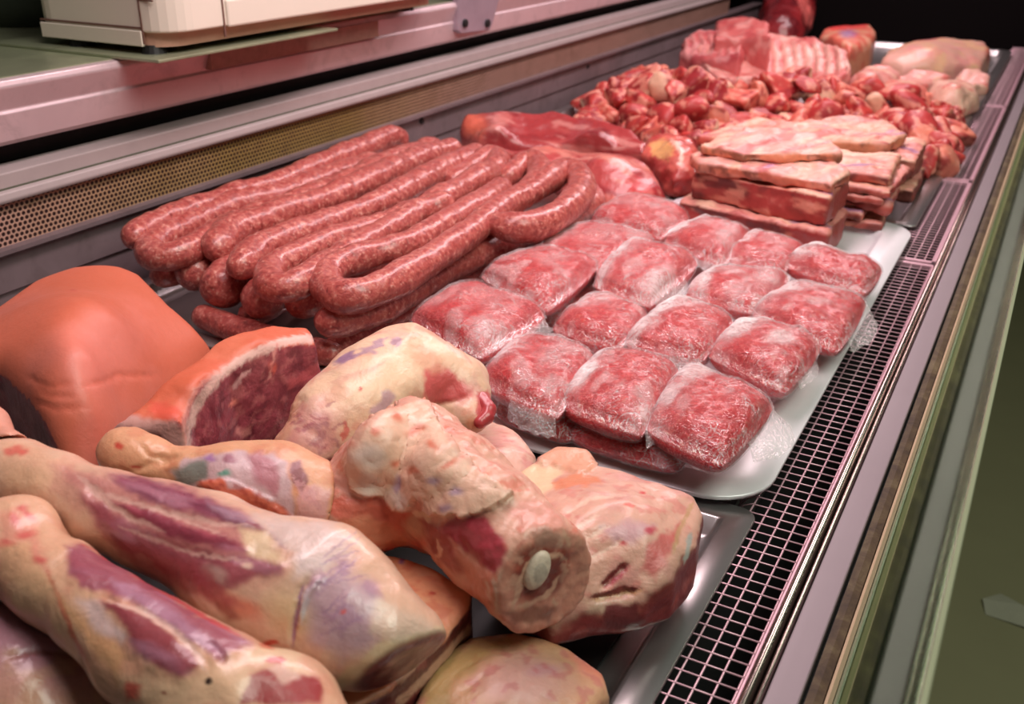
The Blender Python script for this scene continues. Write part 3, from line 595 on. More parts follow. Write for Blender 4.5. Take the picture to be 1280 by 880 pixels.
# axes of a pack: first number runs from the left corner to the front corner, second from the left corner to the back corner
PK = [
 ([(597, 478), (655, 428), (746, 450), (697, 524)], 5.6, 2.1, 'mince pack at the near end of the tray, its row\'s closest to the lamb leg', [('B', -.1, .95, 1.3, 1.6)], [(.3, .3, .3, .9, .7)]),
 ([(697, 508), (752, 447), (850, 464), (803, 546)], 5.6, 2.2, 'mince pack in the middle of the near row, with a crumpled film corner', [('R', -.9, -.2, 1.6, 1.0)], [(-.6, .5, .35, .5, .5), (.85, -.7, .3, .3, .8)]),
 ([(806, 538), (857, 466), (968, 512), (903, 584)], 5.6, 2.3, 'large mince pack at the near tray corner, painted white haze over its back edge', [('R', -.2, .95, 2.6, 1.2)], [(-.75, .55, .4, .6, .95)]),
 ([(689, 413), (741, 378), (812, 398), (774, 439)], 4.4, 2.1, 'mince pack in the second row beside the big bag, white haze on top', [], [(-.3, .5, .5, .5, .9)]),
 ([(779, 432), (834, 384), (918, 404), (880, 451)], 4.5, 2.2, 'mince pack in the middle of the second row, white haze across its back', [('B', .2, .95, .9, 1.0)], [(-.4, .55, .6, .45, .95)]),
 ([(884, 446), (935, 404), (1027, 438), (982, 492)], 4.5, 2.2, 'mince pack at the grille end of the second row with torn shiny film', [('R', -.5, .5, .8, .5)], [(-.6, .5, .4, .4, .7), (.3, .1, .25, .5, .9)]),
 ([(938, 394), (988, 363), (1084, 382), (1047, 442)], 4.3, 2.1, 'mince pack against the wire grille with a loose flap of film', [('R', -.5, .95, 1.8, 1.0)], [(-.4, .6, .6, .3, .6)]),
 ([(855, 371), (890, 342), (988, 350), (944, 394)], 4.4, 2.0, 'mince pack in the third row under the smooth double bag', [('R', -.6, .6, .8, .3)], [(-.4, .4, .5, .5, .8), (.6, .1, .35, .6, .7)]),
 ([(978, 333), (1017, 315), (1104, 340), (1080, 369)], 4.2, 2.0, 'last mince pack along the grille, below the rib slabs', [('B', .2, .9, .8, .6)], [(-.5, .4, .5, .4, .8)]),
 ([(902, 327), (940, 297), (1006, 312), (980, 341)], 4.2, 1.9, 'mince pack in the back row directly in front of the rib stack', [], [(.0, .2, .5, .5, .35)]),
 ([(827, 303), (868, 283), (938, 292), (904, 335)], 4.5, 2.0, 'back row mince pack between the tall bag and the rib stack', [('B', .1, .9, .9, .8)], [(-.6, .3, .5, .5, .7), (.6, .0, .3, .6, .6)]),
 ([(741, 358), (783, 311), (874, 331), (812, 385)], 5.9, 2.5, 'tall mince pack lying on top in the middle, white haze on its left face', [('R', -.8, .3, .8, .8)], [(-.75, .5, .45, .9, .95), (.75, -.6, .35, .5, .8)]),
 ([(735, 278), (783, 250), (862, 272), (826, 300)], 5.4, 2.2, 'furthest mince pack of the row along the sausages', [('R', -.6, .9, 1.2, .9)], [(.1, .0, .7, .6, .3)]),
 ([(670, 315), (735, 284), (818, 301), (752, 343)], 5.8, 1.9, 'flat mince pack third along the sausages, half under its neighbour', [('R', -.8, .6, .9, .7)], [(.0, .0, .7, .5, .3)]),
 ([(600, 347), (667, 318), (750, 333), (684, 391)], 6.2, 2.2, 'big smooth mince pack second along the sausages', [('L', -.5, .5, .7, .6)], [(.2, .1, .35, .35, .35)]),
 ([(512, 400), (588, 364), (683, 397), (600, 449)], 6.4, 2.4, 'biggest mince pack, nearest the sausages and the pale lamb leg', [('R', -.5, .9, 1.8, 1.0), ('B', .1, .9, .8, 1.2)], [(.0, .2, .6, .5, .3), (.8, -.7, .3, .35, .7)]),
 ([(617, 516), (668, 466), (760, 490), (712, 552)], 2.9, 1.5, 'dark mince pack in the bottom layer under the near row, nearer the lamb', [], []),
 ([(706, 546), (765, 482), (890, 520), (848, 590)], 2.9, 1.5, 'dark mince pack in the bottom layer at the white tray rim', [], []),
 ([(556, 430), (618, 392), (668, 412), (618, 462)], 2.6, 1.5, 'mince pack in the bottom layer beneath the biggest bag', [], []),
 ([(640, 376), (720, 336), (776, 352), (700, 410)], 2.6, 1.6, 'mince pack in the bottom layer beneath the smooth bags', [], []),
]
for i, (c, z, h, lab, fl, ve) in enumerate(PK):
    if ve: ve = [(-.78, .05+.12*math.sin(i*2.3), .34, .85, (.6+.3*(i % 3 > 0))*(.35 if i > 11 else 1))]+[q[:4]+(q[4]*.6,) for q in ve[:2]]  # white haze painted into the film along each bag's light-facing edge
    pack(c, z, h, lab, i+3, fl, ve)
# ================================================================== big cuts in the near tray
m_fleshwet = meat('wet_flesh', .32, 240, .28, .12, .12, .3)
m_fat = meat('fatty_flesh', .40, 210, .35, .10, .16, .12)
m_skin = meat('pork_rind', .50, 330, .12, .05, .10, .02)
m_lean = meat('lean_cut', .34, 190, .45, .22, .08, .3)
m_bone = meat('cut_bone', .5, 330, .3, .14, .05, .05)
def bp(px, py, z, r): c = PX(px, py, z); return c, r*CPP(c)
def chain(pts, k=1.2, deep=0.0, dz=3.0):
    Q = [bp(*p) for p in pts]; fs = [cone(a[0], b[0], a[1], b[1]) for a, b in zip(Q[:-1], Q[1:])]
    R = max(q[1] for q in Q)+1.2; lo = np.min([q[0] for q in Q], 0)-R; hi = np.max([q[0] for q in Q], 0)+R
    if deep:
        Q2 = [(q[0]-[0, 0, deep], q[1]*.96) for q in Q]; fs += [cone(a[0], b[0], a[1], b[1]) for a, b in zip(Q2[:-1], Q2[1:])]+[cone(a[0], b[0], a[1], b[1]) for a, b in zip(Q, Q2)]; lo[2] -= deep
    f = union(fs, k); return f, lo, hi
def off(ox, oy, s=3.2): return lambda *p: [(ox+x/s, oy+y/s) for x, y in p]
CREAM, FATP, LEAN, DARKL, PURP, SILV, ORNG = (226, 184, 150), (228, 182, 166), (176, 62, 70), (112, 40, 44), (146, 70, 88), (206, 168, 166), (216, 120, 86)

# ---- pork leg with rind
f_ham, lo, hi = slab([(-60, 420, 8), (0, 377, 9.5), (40, 347, 10.5), (90, 330, 11), (150, 325, 11), (177, 341, 9.6), (215, 380, 7.6), (245, 405, 6), (263, 426, 4.6), (215, 500, 3.4), (170, 560, 3), (130, 620, 2.6), (98, 610, 4), (64, 542, 7.6), (30, 490, 9.4), (-2, 455, 10.4), (-60, 440, 10)],
                     [(110, 418, 13.8), (60, 392, 13.2), (150, 390, 12.6), (115, 500, 9.8)], .4, 1.6, .04)
o = Flesh(f_ham, lo, hi, .30); o.fill((206, 100, 76)); o.nz(9, -.1, .5, (214, 112, 94), .8, 11); o.spot(125, 440, 60, 40, (216, 116, 102), -30, .7, 6, .8); o.spot(110, 350, 120, 28, (200, 96, 70), 0, .8, 6, .6)  # pink centre spot paints a soft highlight into the rind colour
for q in ([(30, 470), (60, 484), (90, 478)], [(100, 485), (150, 470), (200, 470)], [(40, 500), (70, 512), (110, 508)], [(45, 485), (62, 495), (95, 496)]): o.groove(q, 4, .10); o.line(q, 3, (214, 100, 78), amt=.35)
o.spot(92, 363, 3, 2, (190, 70, 60)); o.spot(110, 545, 16, 30, (200, 92, 76), 20, .7, 5, .6)
cut = (o.side(.35, .3) > .5) & (poly_sd(o.uv, [(-80, 440), (0, 452), (34, 488), (64, 535), (96, 585), (96, 700), (-80, 700)]) < 4)
o.where(cut, (138, 62, 70)); cm = cut.astype(float); o.nz(2.6, 0, .4, (108, 38, 50), .8, 12, mask=cm); o.nz(1.8, .15, .4, (176, 104, 104), .5, 13, mask=cm)
ham = o.root('leg_of_pork'); tag(ham, 'large pork leg with smooth orange-pink rind against the back panel', 'pork joint'); o.split(~cut, ('rind', 'cut_face'), (m_skin, m_lean), ham)

# ---- pork shoulder piece with rind
f_sh, lo, hi = slab([(126, 556, 6.5), (131, 530, 9.2), (152, 511, 10.4), (205, 468, 11.2), (265, 426, 11.2), (338, 403, 10.8), (387, 406, 10.2), (393, 424, 9.8), (352, 428, 10.6), (283, 461, 10.4), (234, 507, 10), (226, 528, 9.6), (186, 528, 9.6), (150, 540, 9)],
                    [(250, 470, 12.2), (200, 505, 11.6), (320, 425, 11.6)], .5, 1.1, .02, .10)
f_sh = minus(f_sh, f_ham, .3)
o = Flesh(f_sh, lo, hi, .22); o.bumpy(2.2, .12, 31); o.fill((208, 96, 68)); o.nz(6, 0, .5, (216, 112, 84), .8, 14); c3 = off(0, 300)
o.poly(c3((600, 640), (700, 660), (730, 740), (600, 700)), (214, 84, 64), 8)
side = o.side(.62, .3); o.where(side, (150, 62, 72)); o.nz(1.6, -.1, .35, (118, 42, 54), .85, 15, mask=side); o.nz(.9, .1, .4, (186, 100, 100), .5, 16, mask=side)
o.line(c3((1240, 395), (1130, 408), (980, 470), (880, 540), (800, 640), (745, 770), (745, 840)), 5.5, (226, 178, 164), 4, 2, .95, taper=False)
o.line(c3((740, 840), (735, 720), (780, 600), (900, 500)), 3, (232, 150, 134), 3, 2, .7)
o.poly(c3((350, 720), (420, 690), (480, 690), (560, 710), (700, 730), (735, 760), (735, 850), (620, 800), (560, 780), (470, 770), (400, 850), (345, 880)), (214, 158, 148), 8, 4, .85)
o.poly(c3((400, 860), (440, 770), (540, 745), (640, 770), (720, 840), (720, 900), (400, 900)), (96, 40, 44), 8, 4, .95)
o.line(c3((1075, 560), (1090, 480), (1110, 410)), 2, (216, 140, 130)); o.line(c3((930, 600), (960, 550), (1010, 520)), 2, (210, 150, 146)); o.spot(290, 505, 6, 3, (226, 124, 112), -30); o.spot(342, 462, 3, 8, (214, 90, 80)); o.spot(305, 540, 9, 5, (206, 120, 116))
o.poly(c3((1150, 560), (1270, 500), (1275, 530), (1160, 600)), (176, 74, 80), 6)
cut = side > .5
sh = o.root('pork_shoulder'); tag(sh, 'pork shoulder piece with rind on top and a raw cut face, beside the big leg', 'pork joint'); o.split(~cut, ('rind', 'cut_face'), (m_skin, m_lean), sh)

# ---- pale lamb leg behind the bone shank
f_lb, lo, hi = chain([(384, 566, 8.4, 44), (430, 526, 9.4, 58), (468, 498, 9.8, 64), (512, 474, 9.8, 62), (552, 478, 9.6, 42), (578, 484, 9.4, 28), (596, 506, 8.9, 17)], 1.8)
f_lo, l2, h2 = chain([(396, 566, 6, 44), (440, 530, 5.2, 54), (490, 506, 5.2, 52)], 1.5, 1.5); f_lb = union([f_lb, f_lo, ball(PX(584, 468, 9.8), 1.45), ball(PX(570, 512, 8.6), 1.5), ball(PX(588, 524, 8.3), .95)], 1.1); lo = np.minimum(lo, l2); hi = np.maximum(hi, h2)
g1 = minus(minus(f_lb, f_sh, .3), f_ham, .3)
o = Flesh(g1, lo, hi, .15); o.bumpy(4.5, .35, 41, 2); o.bumpy(1.4, .05, 42, 2); o.fill((232, 186, 154)); c4 = off(280, 400)
o.nz(3, .0, .5, (226, 170, 152), .8, 17); o.nz(1.6, .18, .5, (212, 128, 110), .55, 18); o.spot(490, 470, 70, 34, (240, 200, 164), -25, .6, 8, .8)
o.poly(c4((800, 200), (840, 170), (900, 190), (990, 280), (995, 300), (900, 330), (820, 345), (800, 300)), (206, 84, 84), 9, 3, .95); o.poly(c4((760, 110), (850, 130), (900, 190), (830, 220), (760, 170)), (232, 160, 128), 14, 5, .7)
o.poly(c4((620, 320), (650, 280), (680, 300), (660, 350), (600, 390), (585, 370)), (178, 134, 146), 6, 3, .8)
for q in (((660, 90), (700, 80), (690, 105)), ((440, 180), (500, 150), (600, 110), (650, 70)), ((460, 170), (520, 140))): o.line(c4(*q), 4, (150, 106, 140), 4, 3, .7)
o.poly(c4((290, 330), (420, 370), (480, 500), (400, 560), (300, 540), (230, 500)), (196, 128, 124), 20, 6, .75); o.nz(1.1, .1, .35, (150, 84, 100), .5, 19, mask=o.inpoly(c4((260, 360), (430, 370), (490, 520), (420, 570), (250, 520)), 20))
o.poly(c4((330, 550), (500, 560), (520, 620), (430, 640), (340, 590)), (124, 38, 54), 6, 3, .9); o.line(c4((420, 590), (470, 550), (500, 530)), 6, (190, 60, 76), 4)
o.poly(c4((190, 290), (300, 270), (300, 340), (240, 500), (130, 500), (180, 420)), (226, 158, 126), 10, 4, .8)
o.spot(c4((540, 275))[0][0], c4((540, 275))[0][1], 3, 3, (200, 80, 70)); o.line(c4((480, 400), (490, 440), (470, 480)), 3, (206, 110, 96)); o.line(c4((420, 260), (560, 210), (660, 160)), 3, (214, 150, 130), 4, 3, .5)
o.poly(c4((1010, 290), (1060, 285), (1085, 340), (1060, 400), (1030, 420), (1010, 380)), (196, 70, 76), 4, 2, .9); o.spot(592, 528, 10, 6, (226, 150, 116)); o.groove(c4((820, 350), (900, 330), (1000, 300)), 4, .16); o.groove(c4((180, 470), (260, 380), (330, 290)), 5, .22)
for i in range(9): a = 250+RNG.uniform(0, 200), 340+RNG.uniform(0, 180); o.line(c4(a, (a[0]+RNG.uniform(20, 70), a[1]+RNG.uniform(-40, 20))), 1.6, (166, 84, 92), amt=.6)
lb = o.obj('leg_of_lamb', m_fat); tag(lb, 'plump pale lamb leg against the biggest mince bag, its bony end pointing at the packs', 'lamb leg', 'lamb legs in the near tray')
kx = nets(union([cone(PX(600, 500, 9.4), PX(611, 512, 9.1), .75, .62), cone(PX(608, 521, 8.8), PX(600, 528, 8.6), .62, .5)], .3), PX(604, 512, 9)-3, PX(604, 512, 9)+3, .1); obj('knuckle', kx[0], kx[1], meat('knuckle_end', .3, 200, .3, .1, .1, .3), lb, np.tile(alb((176, 58, 62)), (len(kx[0]), 1)))

# ---- piece of pale lamb behind the breast
f_pb, lo, hi = slab([(556, 575, 4.5), (585, 532, 5.2), (612, 519, 5.4), (645, 534, 5.2), (673, 566, 4.8), (664, 600, 4.6), (620, 640, 4.6), (570, 620, 4.6)], [(615, 560, 6.4)], .7, 1.0)
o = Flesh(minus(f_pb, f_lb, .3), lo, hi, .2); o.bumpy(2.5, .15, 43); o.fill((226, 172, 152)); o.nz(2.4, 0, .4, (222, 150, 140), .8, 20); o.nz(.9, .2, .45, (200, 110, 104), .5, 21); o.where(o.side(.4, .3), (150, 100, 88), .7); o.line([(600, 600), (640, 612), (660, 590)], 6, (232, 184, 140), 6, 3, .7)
tag(o.obj('lamb_flank', m_fat), 'small pale lamb flank tucked between the lamb leg and the white tray rim', 'lamb cut')

# ---- lamb breast slab at the tray edge
f_br, lo, hi = slab([(618, 640, 6.4), (640, 596, 7), (668, 572, 7.4), (695, 558, 7.6), (735, 561, 7.6), (748, 578, 7.6), (812, 598, 7.4), (868, 618, 7), (881, 640, 6.6), (872, 682, 6.2), (842, 726, 5.6), (806, 760, 4.4), (760, 778, 3.6), (690, 790, 3.6), (630, 740, 5)], [(760, 640, 8.8), (800, 680, 7.8), (700, 640, 8.4), (730, 720, 6.6), (780, 745, 4.9)], 2.4, .8, .01)
o = Flesh(minus(minus(f_br, f_pb, .3), f_lb, .3), lo, hi, .16); c5 = off(400, 500); c6 = off(500, 605)
o.bumpy(3.5, .22, 44); o.fill((222, 166, 144)); o.nz(3, -.1, .5, (210, 142, 130), .8, 22); o.nz(1.3, .22, .5, (206, 110, 104), .5, 23)
o.poly(c5((860, 200), (940, 180), (1050, 200), (1100, 260), (1060, 300), (900, 260)), (226, 158, 126), 6, 3, .9); o.poly(c5((740, 340), (830, 240), (980, 290), (930, 340), (900, 380), (800, 380)), (240, 200, 160), 8, 4, .9); o.poly(c5((930, 330), (1000, 290), (1120, 310), (1130, 330), (940, 360)), (222, 128, 92), 6, 3, .8)
o.lift(c5((855, 215), (940, 170), (1050, 200), (1105, 265), (1060, 300), (880, 250)), .25)
o.poly(c6((800, 180), (900, 150), (1010, 160), (980, 220), (870, 240)), (204, 150, 160), 14, 5, .7); o.spot(*c6((970, 30))[0], 4, 3, (206, 60, 60)); o.spot(*c6((880, 235))[0], 6, 4, (196, 84, 84)); o.line(c6((900, 80), (940, 90)), 3, (214, 96, 80)); o.spot(*c6((1000, 190))[0], 7, 5, (190, 70, 84))
o.poly(c6((690, 200), (730, 220), (730, 330), (700, 260)), (190, 64, 68), 6); o.poly(c6((990, 250), (1100, 170), (1130, 150), (1080, 280), (1010, 370), (960, 350)), (196, 80, 80), 8, 4, .8)
for q in (((650, 130), (760, 60), (900, 40)), ((700, 180), (800, 120)), ((760, 300), (900, 220)), ((720, 230), (850, 160))): o.groove(c6(*q), 5, .07); o.line(c6(*q), 2.5, (240, 204, 180), amt=.5)
o.groove(c6((800, 420), (850, 380), (920, 320)), 4, .3); o.poly(c6((810, 415), (850, 375), (920, 325), (890, 375), (840, 405)), (176, 60, 76), 4, 2, .9)
o.groove(c6((760, 470), (860, 445), (960, 430)), 4, .3); o.line(c6((765, 462), (850, 438), (970, 425)), 4, (232, 172, 130), 4); o.poly(c6((740, 500), (880, 460), (960, 455), (830, 500), (820, 560), (640, 580)), (192, 156, 132), 8, 4, .8)
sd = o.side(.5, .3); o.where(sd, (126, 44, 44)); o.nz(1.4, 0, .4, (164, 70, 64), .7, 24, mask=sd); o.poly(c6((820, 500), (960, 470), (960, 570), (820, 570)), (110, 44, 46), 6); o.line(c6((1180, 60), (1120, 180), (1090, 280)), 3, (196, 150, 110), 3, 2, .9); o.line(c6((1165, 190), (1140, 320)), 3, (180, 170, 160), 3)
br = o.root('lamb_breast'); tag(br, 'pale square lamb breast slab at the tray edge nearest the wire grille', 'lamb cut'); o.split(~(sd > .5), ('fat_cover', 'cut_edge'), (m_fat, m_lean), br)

# ---- flat piece at the tray bottom
f_fl, lo, hi = slab([(505, 900, 2.6), (535, 830, 3), (585, 792, 3.1), (648, 786, 3), (712, 805, 2.8), (755, 836, 2.6), (763, 862, 2.4), (742, 892, 2.2), (690, 940, 2), (560, 950, 2.4)], [(650, 845, 4.0)], .55, .9)
o = Flesh(f_fl, lo, hi, .16); o.bumpy(2.5, .12, 45); o.fill((206, 152, 116)); o.nz(2.5, -.1, .5, (196, 138, 98), .8, 25); o.spot(655, 850, 55, 32, (218, 158, 150), 10, .6, 6, .8); o.spot(738, 828, 30, 16, (222, 120, 104), 30, .6, 5, .8); o.spot(680, 838, 22, 9, (190, 130, 140), 0, .6, 5, .7); o.nz(.9, .2, .45, (186, 92, 96), .5, 26); o.poly([(530, 890), (540, 830), (600, 795), (640, 800), (570, 850), (560, 890)], (166, 132, 76), 16, 5, .7)
for q in ([(560, 850), (600, 820), (640, 812)], [(570, 870), (610, 840)]): o.groove(q, 4, .1)
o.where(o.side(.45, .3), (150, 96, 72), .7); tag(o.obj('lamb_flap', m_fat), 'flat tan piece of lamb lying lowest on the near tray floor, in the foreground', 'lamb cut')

# ---- block with ribs under the upper leg
f_bl, lo, hi = slab([(400, 720, 5.2), (440, 698, 5.7), (480, 689, 6), (534, 705, 6), (590, 737, 5.6), (587, 757, 5.4), (556, 802, 5), (488, 862, 4.8), (412, 900, 4.6), (370, 850, 5)], [(500, 755, 6.3)], .6, .5, .02)
f_bl = minus(f_bl, f_fl, .2)
o = Flesh(f_bl, lo, hi, .15); o.bumpy(2, .1, 46); o.fill((230, 150, 112)); o.nz(2.2, 0, .45, (234, 170, 132), .8, 27); o.nz(1.1, .2, .5, (206, 100, 78), .5, 28); c5 = off(400, 500)
o.line(c5((280, 740), (360, 790), (400, 800)), 2.5, (206, 60, 56)); o.spot(*c5((330, 640))[0], 5, 4, (140, 90, 140)); o.spot(*c5((455, 778))[0], 3, 3, (190, 70, 60)); o.spot(*c5((540, 650))[0], 12, 4, (206, 120, 100), 30); o.line(c5((500, 700), (560, 740), (600, 780)), 4, (236, 140, 96), 4, 2, .8)
sd = o.side(.55, .3); o.where(sd, (92, 36, 36)); o.nz(1.2, 0, .4, (136, 62, 58), .7, 29, mask=sd); c6 = off(500, 605)
for q in (((0, 870), (130, 750), (280, 580)), ((0, 780), (150, 620))): o.line(c6(*q), 5, (196, 146, 120), 3, 1.5, .9, taper=False)
o.line(c6((150, 860), (200, 740), (290, 620)), 4, (150, 90, 88), 3, 1.5, .8)
bl = o.root('lamb_ribs'); tag(bl, 'square lamb rib block with an orange fatty top, half under the upper leg', 'lamb cut'); o.split(~(sd > .5), ('fat_cover', 'cut_side'), (m_fat, m_lean), bl)

# ---- shank with the sawn bone
ch = [(436, 636, 8.8, 36), (466, 608, 9.4, 48), (512, 584, 10, 54), (566, 608, 10, 59), (616, 654, 9.6, 55), (666, 702, 9, 51)]
f_s0, lo, hi = chain(ch+[(718, 744, 8.4, 47)], 2.0, 1.2); A0, A1 = PX(560, 618, 10), PX(668, 706, 9); ax = (A1-A0)/np.linalg.norm(A1-A0); vw = CAM-A1; vw /= np.linalg.norm(vw)
cn = ax*.9+vw*.42+np.array([0, 0, -.10]); cn /= np.linalg.norm(cn); cp = PX(678, 712, 9.4)
flap = union([cone(PX(470, 562, 13), PX(530, 540, 12.6), 1.9, 1.7), cone(PX(530, 540, 12.6), PX(556, 590, 12.6), 1.7, 1.5), cone(PX(556, 590, 12.6), PX(618, 622, 12), 1.5, 1.2)], 1)
f_sk = inter(minus(minus(minus(union([f_s0, flap], 1.6), f_bl, .3), f_br, .3), f_lb, .3), plane(cp, cn), .7)
o = Flesh(f_sk, lo-[1, 1, 1], hi+[1, 1, 1], .12); o.bumpy(2.6, .22, 47); o.bumpy(.9, .07, 48); c5 = off(400, 500)
o.fill((224, 166, 142)); o.nz(2.2, 0, .45, (216, 146, 126), .8, 30); o.nz(1.1, .2, .45, (206, 104, 84), .6, 31)
top = c5((100, 250), (180, 120), (260, 60), (370, 10), (430, 20), (480, 100), (560, 230), (700, 330), (780, 385), (700, 440), (600, 460), (500, 470), (420, 440), (400, 390), (360, 440), (300, 440), (250, 390), (190, 390), (130, 350))
o.lift(top, .5, 2, 4); o.poly(top, (238, 190, 162), 4, 4, .85)
for x, y, rx, ry in ((310, 75, 9, 5), (230, 130, 6, 5), (290, 250, 8, 6), (380, 130, 12, 6), (450, 180, 9, 5), (370, 280, 9, 4), (520, 260, 14, 4)): o.spot(*c5((x, y))[0], rx, ry, (214, 100, 72), RNG.uniform(-40, 40), .7, 5, .8)
for x, y, rx, ry in ((190, 230, 20, 14), (200, 340, 18, 14), (310, 400, 16, 10)): o.spot(*c5((x, y))[0], rx, ry, (218, 190, 176), 20, .6, 4, .8)
for x, y in ((310, 345), (455, 330), (540, 370), (500, 430)): o.spot(*c5((x, y))[0], 8, 5, (158, 126, 160), RNG.uniform(0, 90), .7, 4, .7)
o.poly(c5((20, 430), (80, 370), (150, 390), (250, 395), (300, 445), (360, 445), (400, 470), (430, 600), (330, 600), (200, 600), (90, 530)), (196, 84, 66), 8, 4, .85); o.poly(c5((60, 470), (200, 460), (300, 520), (400, 600), (200, 590), (90, 540)), (226, 146, 112), 14, 6, .8); o.spot(*c5((380, 510))[0], 13, 16, (206, 160, 128), 0, .5, 4, .8)
o.poly(c5((480, 500), (560, 470), (660, 470), (720, 540), (750, 600), (730, 660), (690, 690), (640, 650), (560, 580), (500, 560)), (164, 46, 62), 9, 4, .95); o.poly(c5((400, 470), (480, 490), (520, 560), (600, 690), (560, 700), (440, 620)), (158, 56, 56), 10, 4, .8)
o.line(c5((470, 560), (480, 600), (470, 630)), 2.5, (232, 180, 150)); o.line(c5((440, 490), (420, 460), (370, 450)), 4, (232, 190, 158)); o.poly(c5((520, 560), (620, 640), (700, 700), (690, 850), (620, 790)), (224, 138, 112), 10, 5, .7)
for q in (((690, 700), (705, 780), (700, 850)), ((720, 690), (735, 770), (730, 850)), ((660, 720), (680, 800))): o.line(c5(*q), 2, (226, 184, 160), 2, 2, .8)
o.poly(c5((700, 430), (780, 400), (900, 410), (960, 460), (960, 520), (850, 530), (760, 480)), (222, 150, 132), 12, 5, .7)
fm = sstep(.35, .1, np.abs((o.V-cp)@cn))*sstep(.3, .7, o.N@cn); o.where(fm, (156, 70, 58)); o.nz(.8, 0, .3, (186, 84, 70), .85, 33, mask=fm); o.nz(1.1, .08, .4, (222, 166, 140), .7, 34, mask=fm); o.where(fm*sstep(1.7, 2.5, np.linalg.norm(o.V-(cp+cn*0), axis=1)), (230, 158, 134), .75); o.spot(677, 718, 25, 35, (120, 50, 44), 15, .3, 2, .8)
o.poly(c5((860, 590), (850, 530), (900, 500), (960, 540), (990, 600), (930, 590)), (196, 158, 138), 8, 3, .45)
for q in (((770, 830), (830, 700), (880, 630), (960, 620), (1000, 660)), ((770, 840), (870, 800), (930, 760), (960, 700)), ((760, 850), (800, 720), (850, 620)), ((930, 790), (940, 830)), ((975, 520), (1000, 590))): o.line(c5(*q), 2.6, (214, 158, 132), 2.4, 2, 1.0)
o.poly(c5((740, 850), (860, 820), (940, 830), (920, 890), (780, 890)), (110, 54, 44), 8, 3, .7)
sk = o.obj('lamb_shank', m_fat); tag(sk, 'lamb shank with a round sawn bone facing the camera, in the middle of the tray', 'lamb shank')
bc = PX(677, 718, 9.5); t1 = np.cross(cn, [0, 0, 1]); t1 /= np.linalg.norm(t1); t2 = np.cross(t1, cn); bc = bc+cn*((cp-bc)@cn)
bV, bF = nets(ellip(bc, [t1*math.cos(.35)+t2*math.sin(.35), -t1*math.sin(.35)+t2*math.cos(.35), cn], [.86, 1.3, .42]), bc-2, bc+2, .09)
r_ = np.hypot(((bV-bc)@t1)/.7, ((bV-bc)@t2)/1.0); bC = np.where((sstep(.55, .8, r_)[:, None] > .5), alb((232, 204, 180)), alb((206, 182, 162)))*(1+.2*noise(bV, .4, 3)[:, None]); obj('sawn_bone', bV, bF, m_bone, sk, bC)

# ---- knuckle and forearm of a lamb leg behind the upper leg
f_kn, lo, hi = chain([(150, 566, 11.6, 20), (166, 568, 11.6, 24), (190, 578, 11.4, 19), (240, 590, 11, 22), (292, 604, 10.4, 42), (345, 612, 9.8, 52), (392, 626, 9.4, 46)], 1.4, 2.6)
f_kn = minus(minus(minus(minus(f_kn, f_sk, .2), f_lb, .2), f_sh, .2), f_ham, .2)
o = Flesh(f_kn, lo, hi, .15); o.bumpy(2.4, .12, 49); c3 = off(0, 500); o.fill((222, 158, 120)); o.nz(1.5, 0, .45, (214, 138, 104), .8, 35)
o.poly(c3((690, 300), (740, 240), (830, 215), (960, 205), (1100, 215), (1150, 250), (1180, 480), (1100, 440), (900, 360), (760, 340)), (206, 168, 172), 8, 4, .9); o.poly(c3((695, 290), (760, 235), (830, 240), (830, 310), (780, 345), (710, 335)), (104, 110, 100), 10, 5, .85); o.poly(c3((990, 230), (1050, 215), (1120, 260), (1120, 400), (1080, 380), (1010, 290)), (176, 96, 108), 10, 5, .8)
o.spot(*c3((895, 295))[0], 7, 4, (90, 150, 130), 0, .6, 3, .9); o.spot(*c3((840, 232))[0], 8, 4, (170, 110, 170), 0, .6, 3, .8); o.spot(*c3((922, 238))[0], 7, 5, (150, 84, 100))
o.poly(c3((790, 330), (880, 310), (930, 350), (1050, 380), (1130, 430), (1170, 470), (1080, 460), (920, 400), (830, 370)), (206, 98, 72), 5, 4, .95); o.nz(.6, .0, .3, (160, 50, 44), .6, 36, mask=o.inpoly(c3((790, 330), (900, 310), (1060, 380), (1170, 470), (1080, 460), (920, 400)), 5)); o.lift(c3((790, 330), (900, 310), (1060, 380), (1170, 470), (1080, 460), (920, 400)), .18)
o.poly(c3((1150, 260), (1200, 240), (1240, 330), (1200, 380)), (126, 58, 70), 6, 3, .9); o.poly(c3((1180, 400), (1250, 340), (1330, 360), (1300, 480), (1190, 470)), (228, 166, 160), 8, 4, .9); o.spot(*c3((475, 180))[0], 5, 4, (206, 80, 66)); o.spot(*c3((540, 270))[0], 8, 3, (206, 90, 74)); o.groove(c3((560, 170), (590, 220), (680, 240)), 4, .14); o.groove(c3((520, 290), (620, 250), (720, 230)), 5, .18)
for i in range(6): a = (1170+i*14, 300+i*8); o.line(c3(a, (a[0]+50, a[1]+110)), 1.3, (216, 150, 150), amt=.7)
tag(o.obj('lamb_foreleg', m_fat), 'lamb foreleg with a knobbly knuckle and a green inspection stain, behind the upper leg', 'lamb leg', 'lamb legs in the near tray')

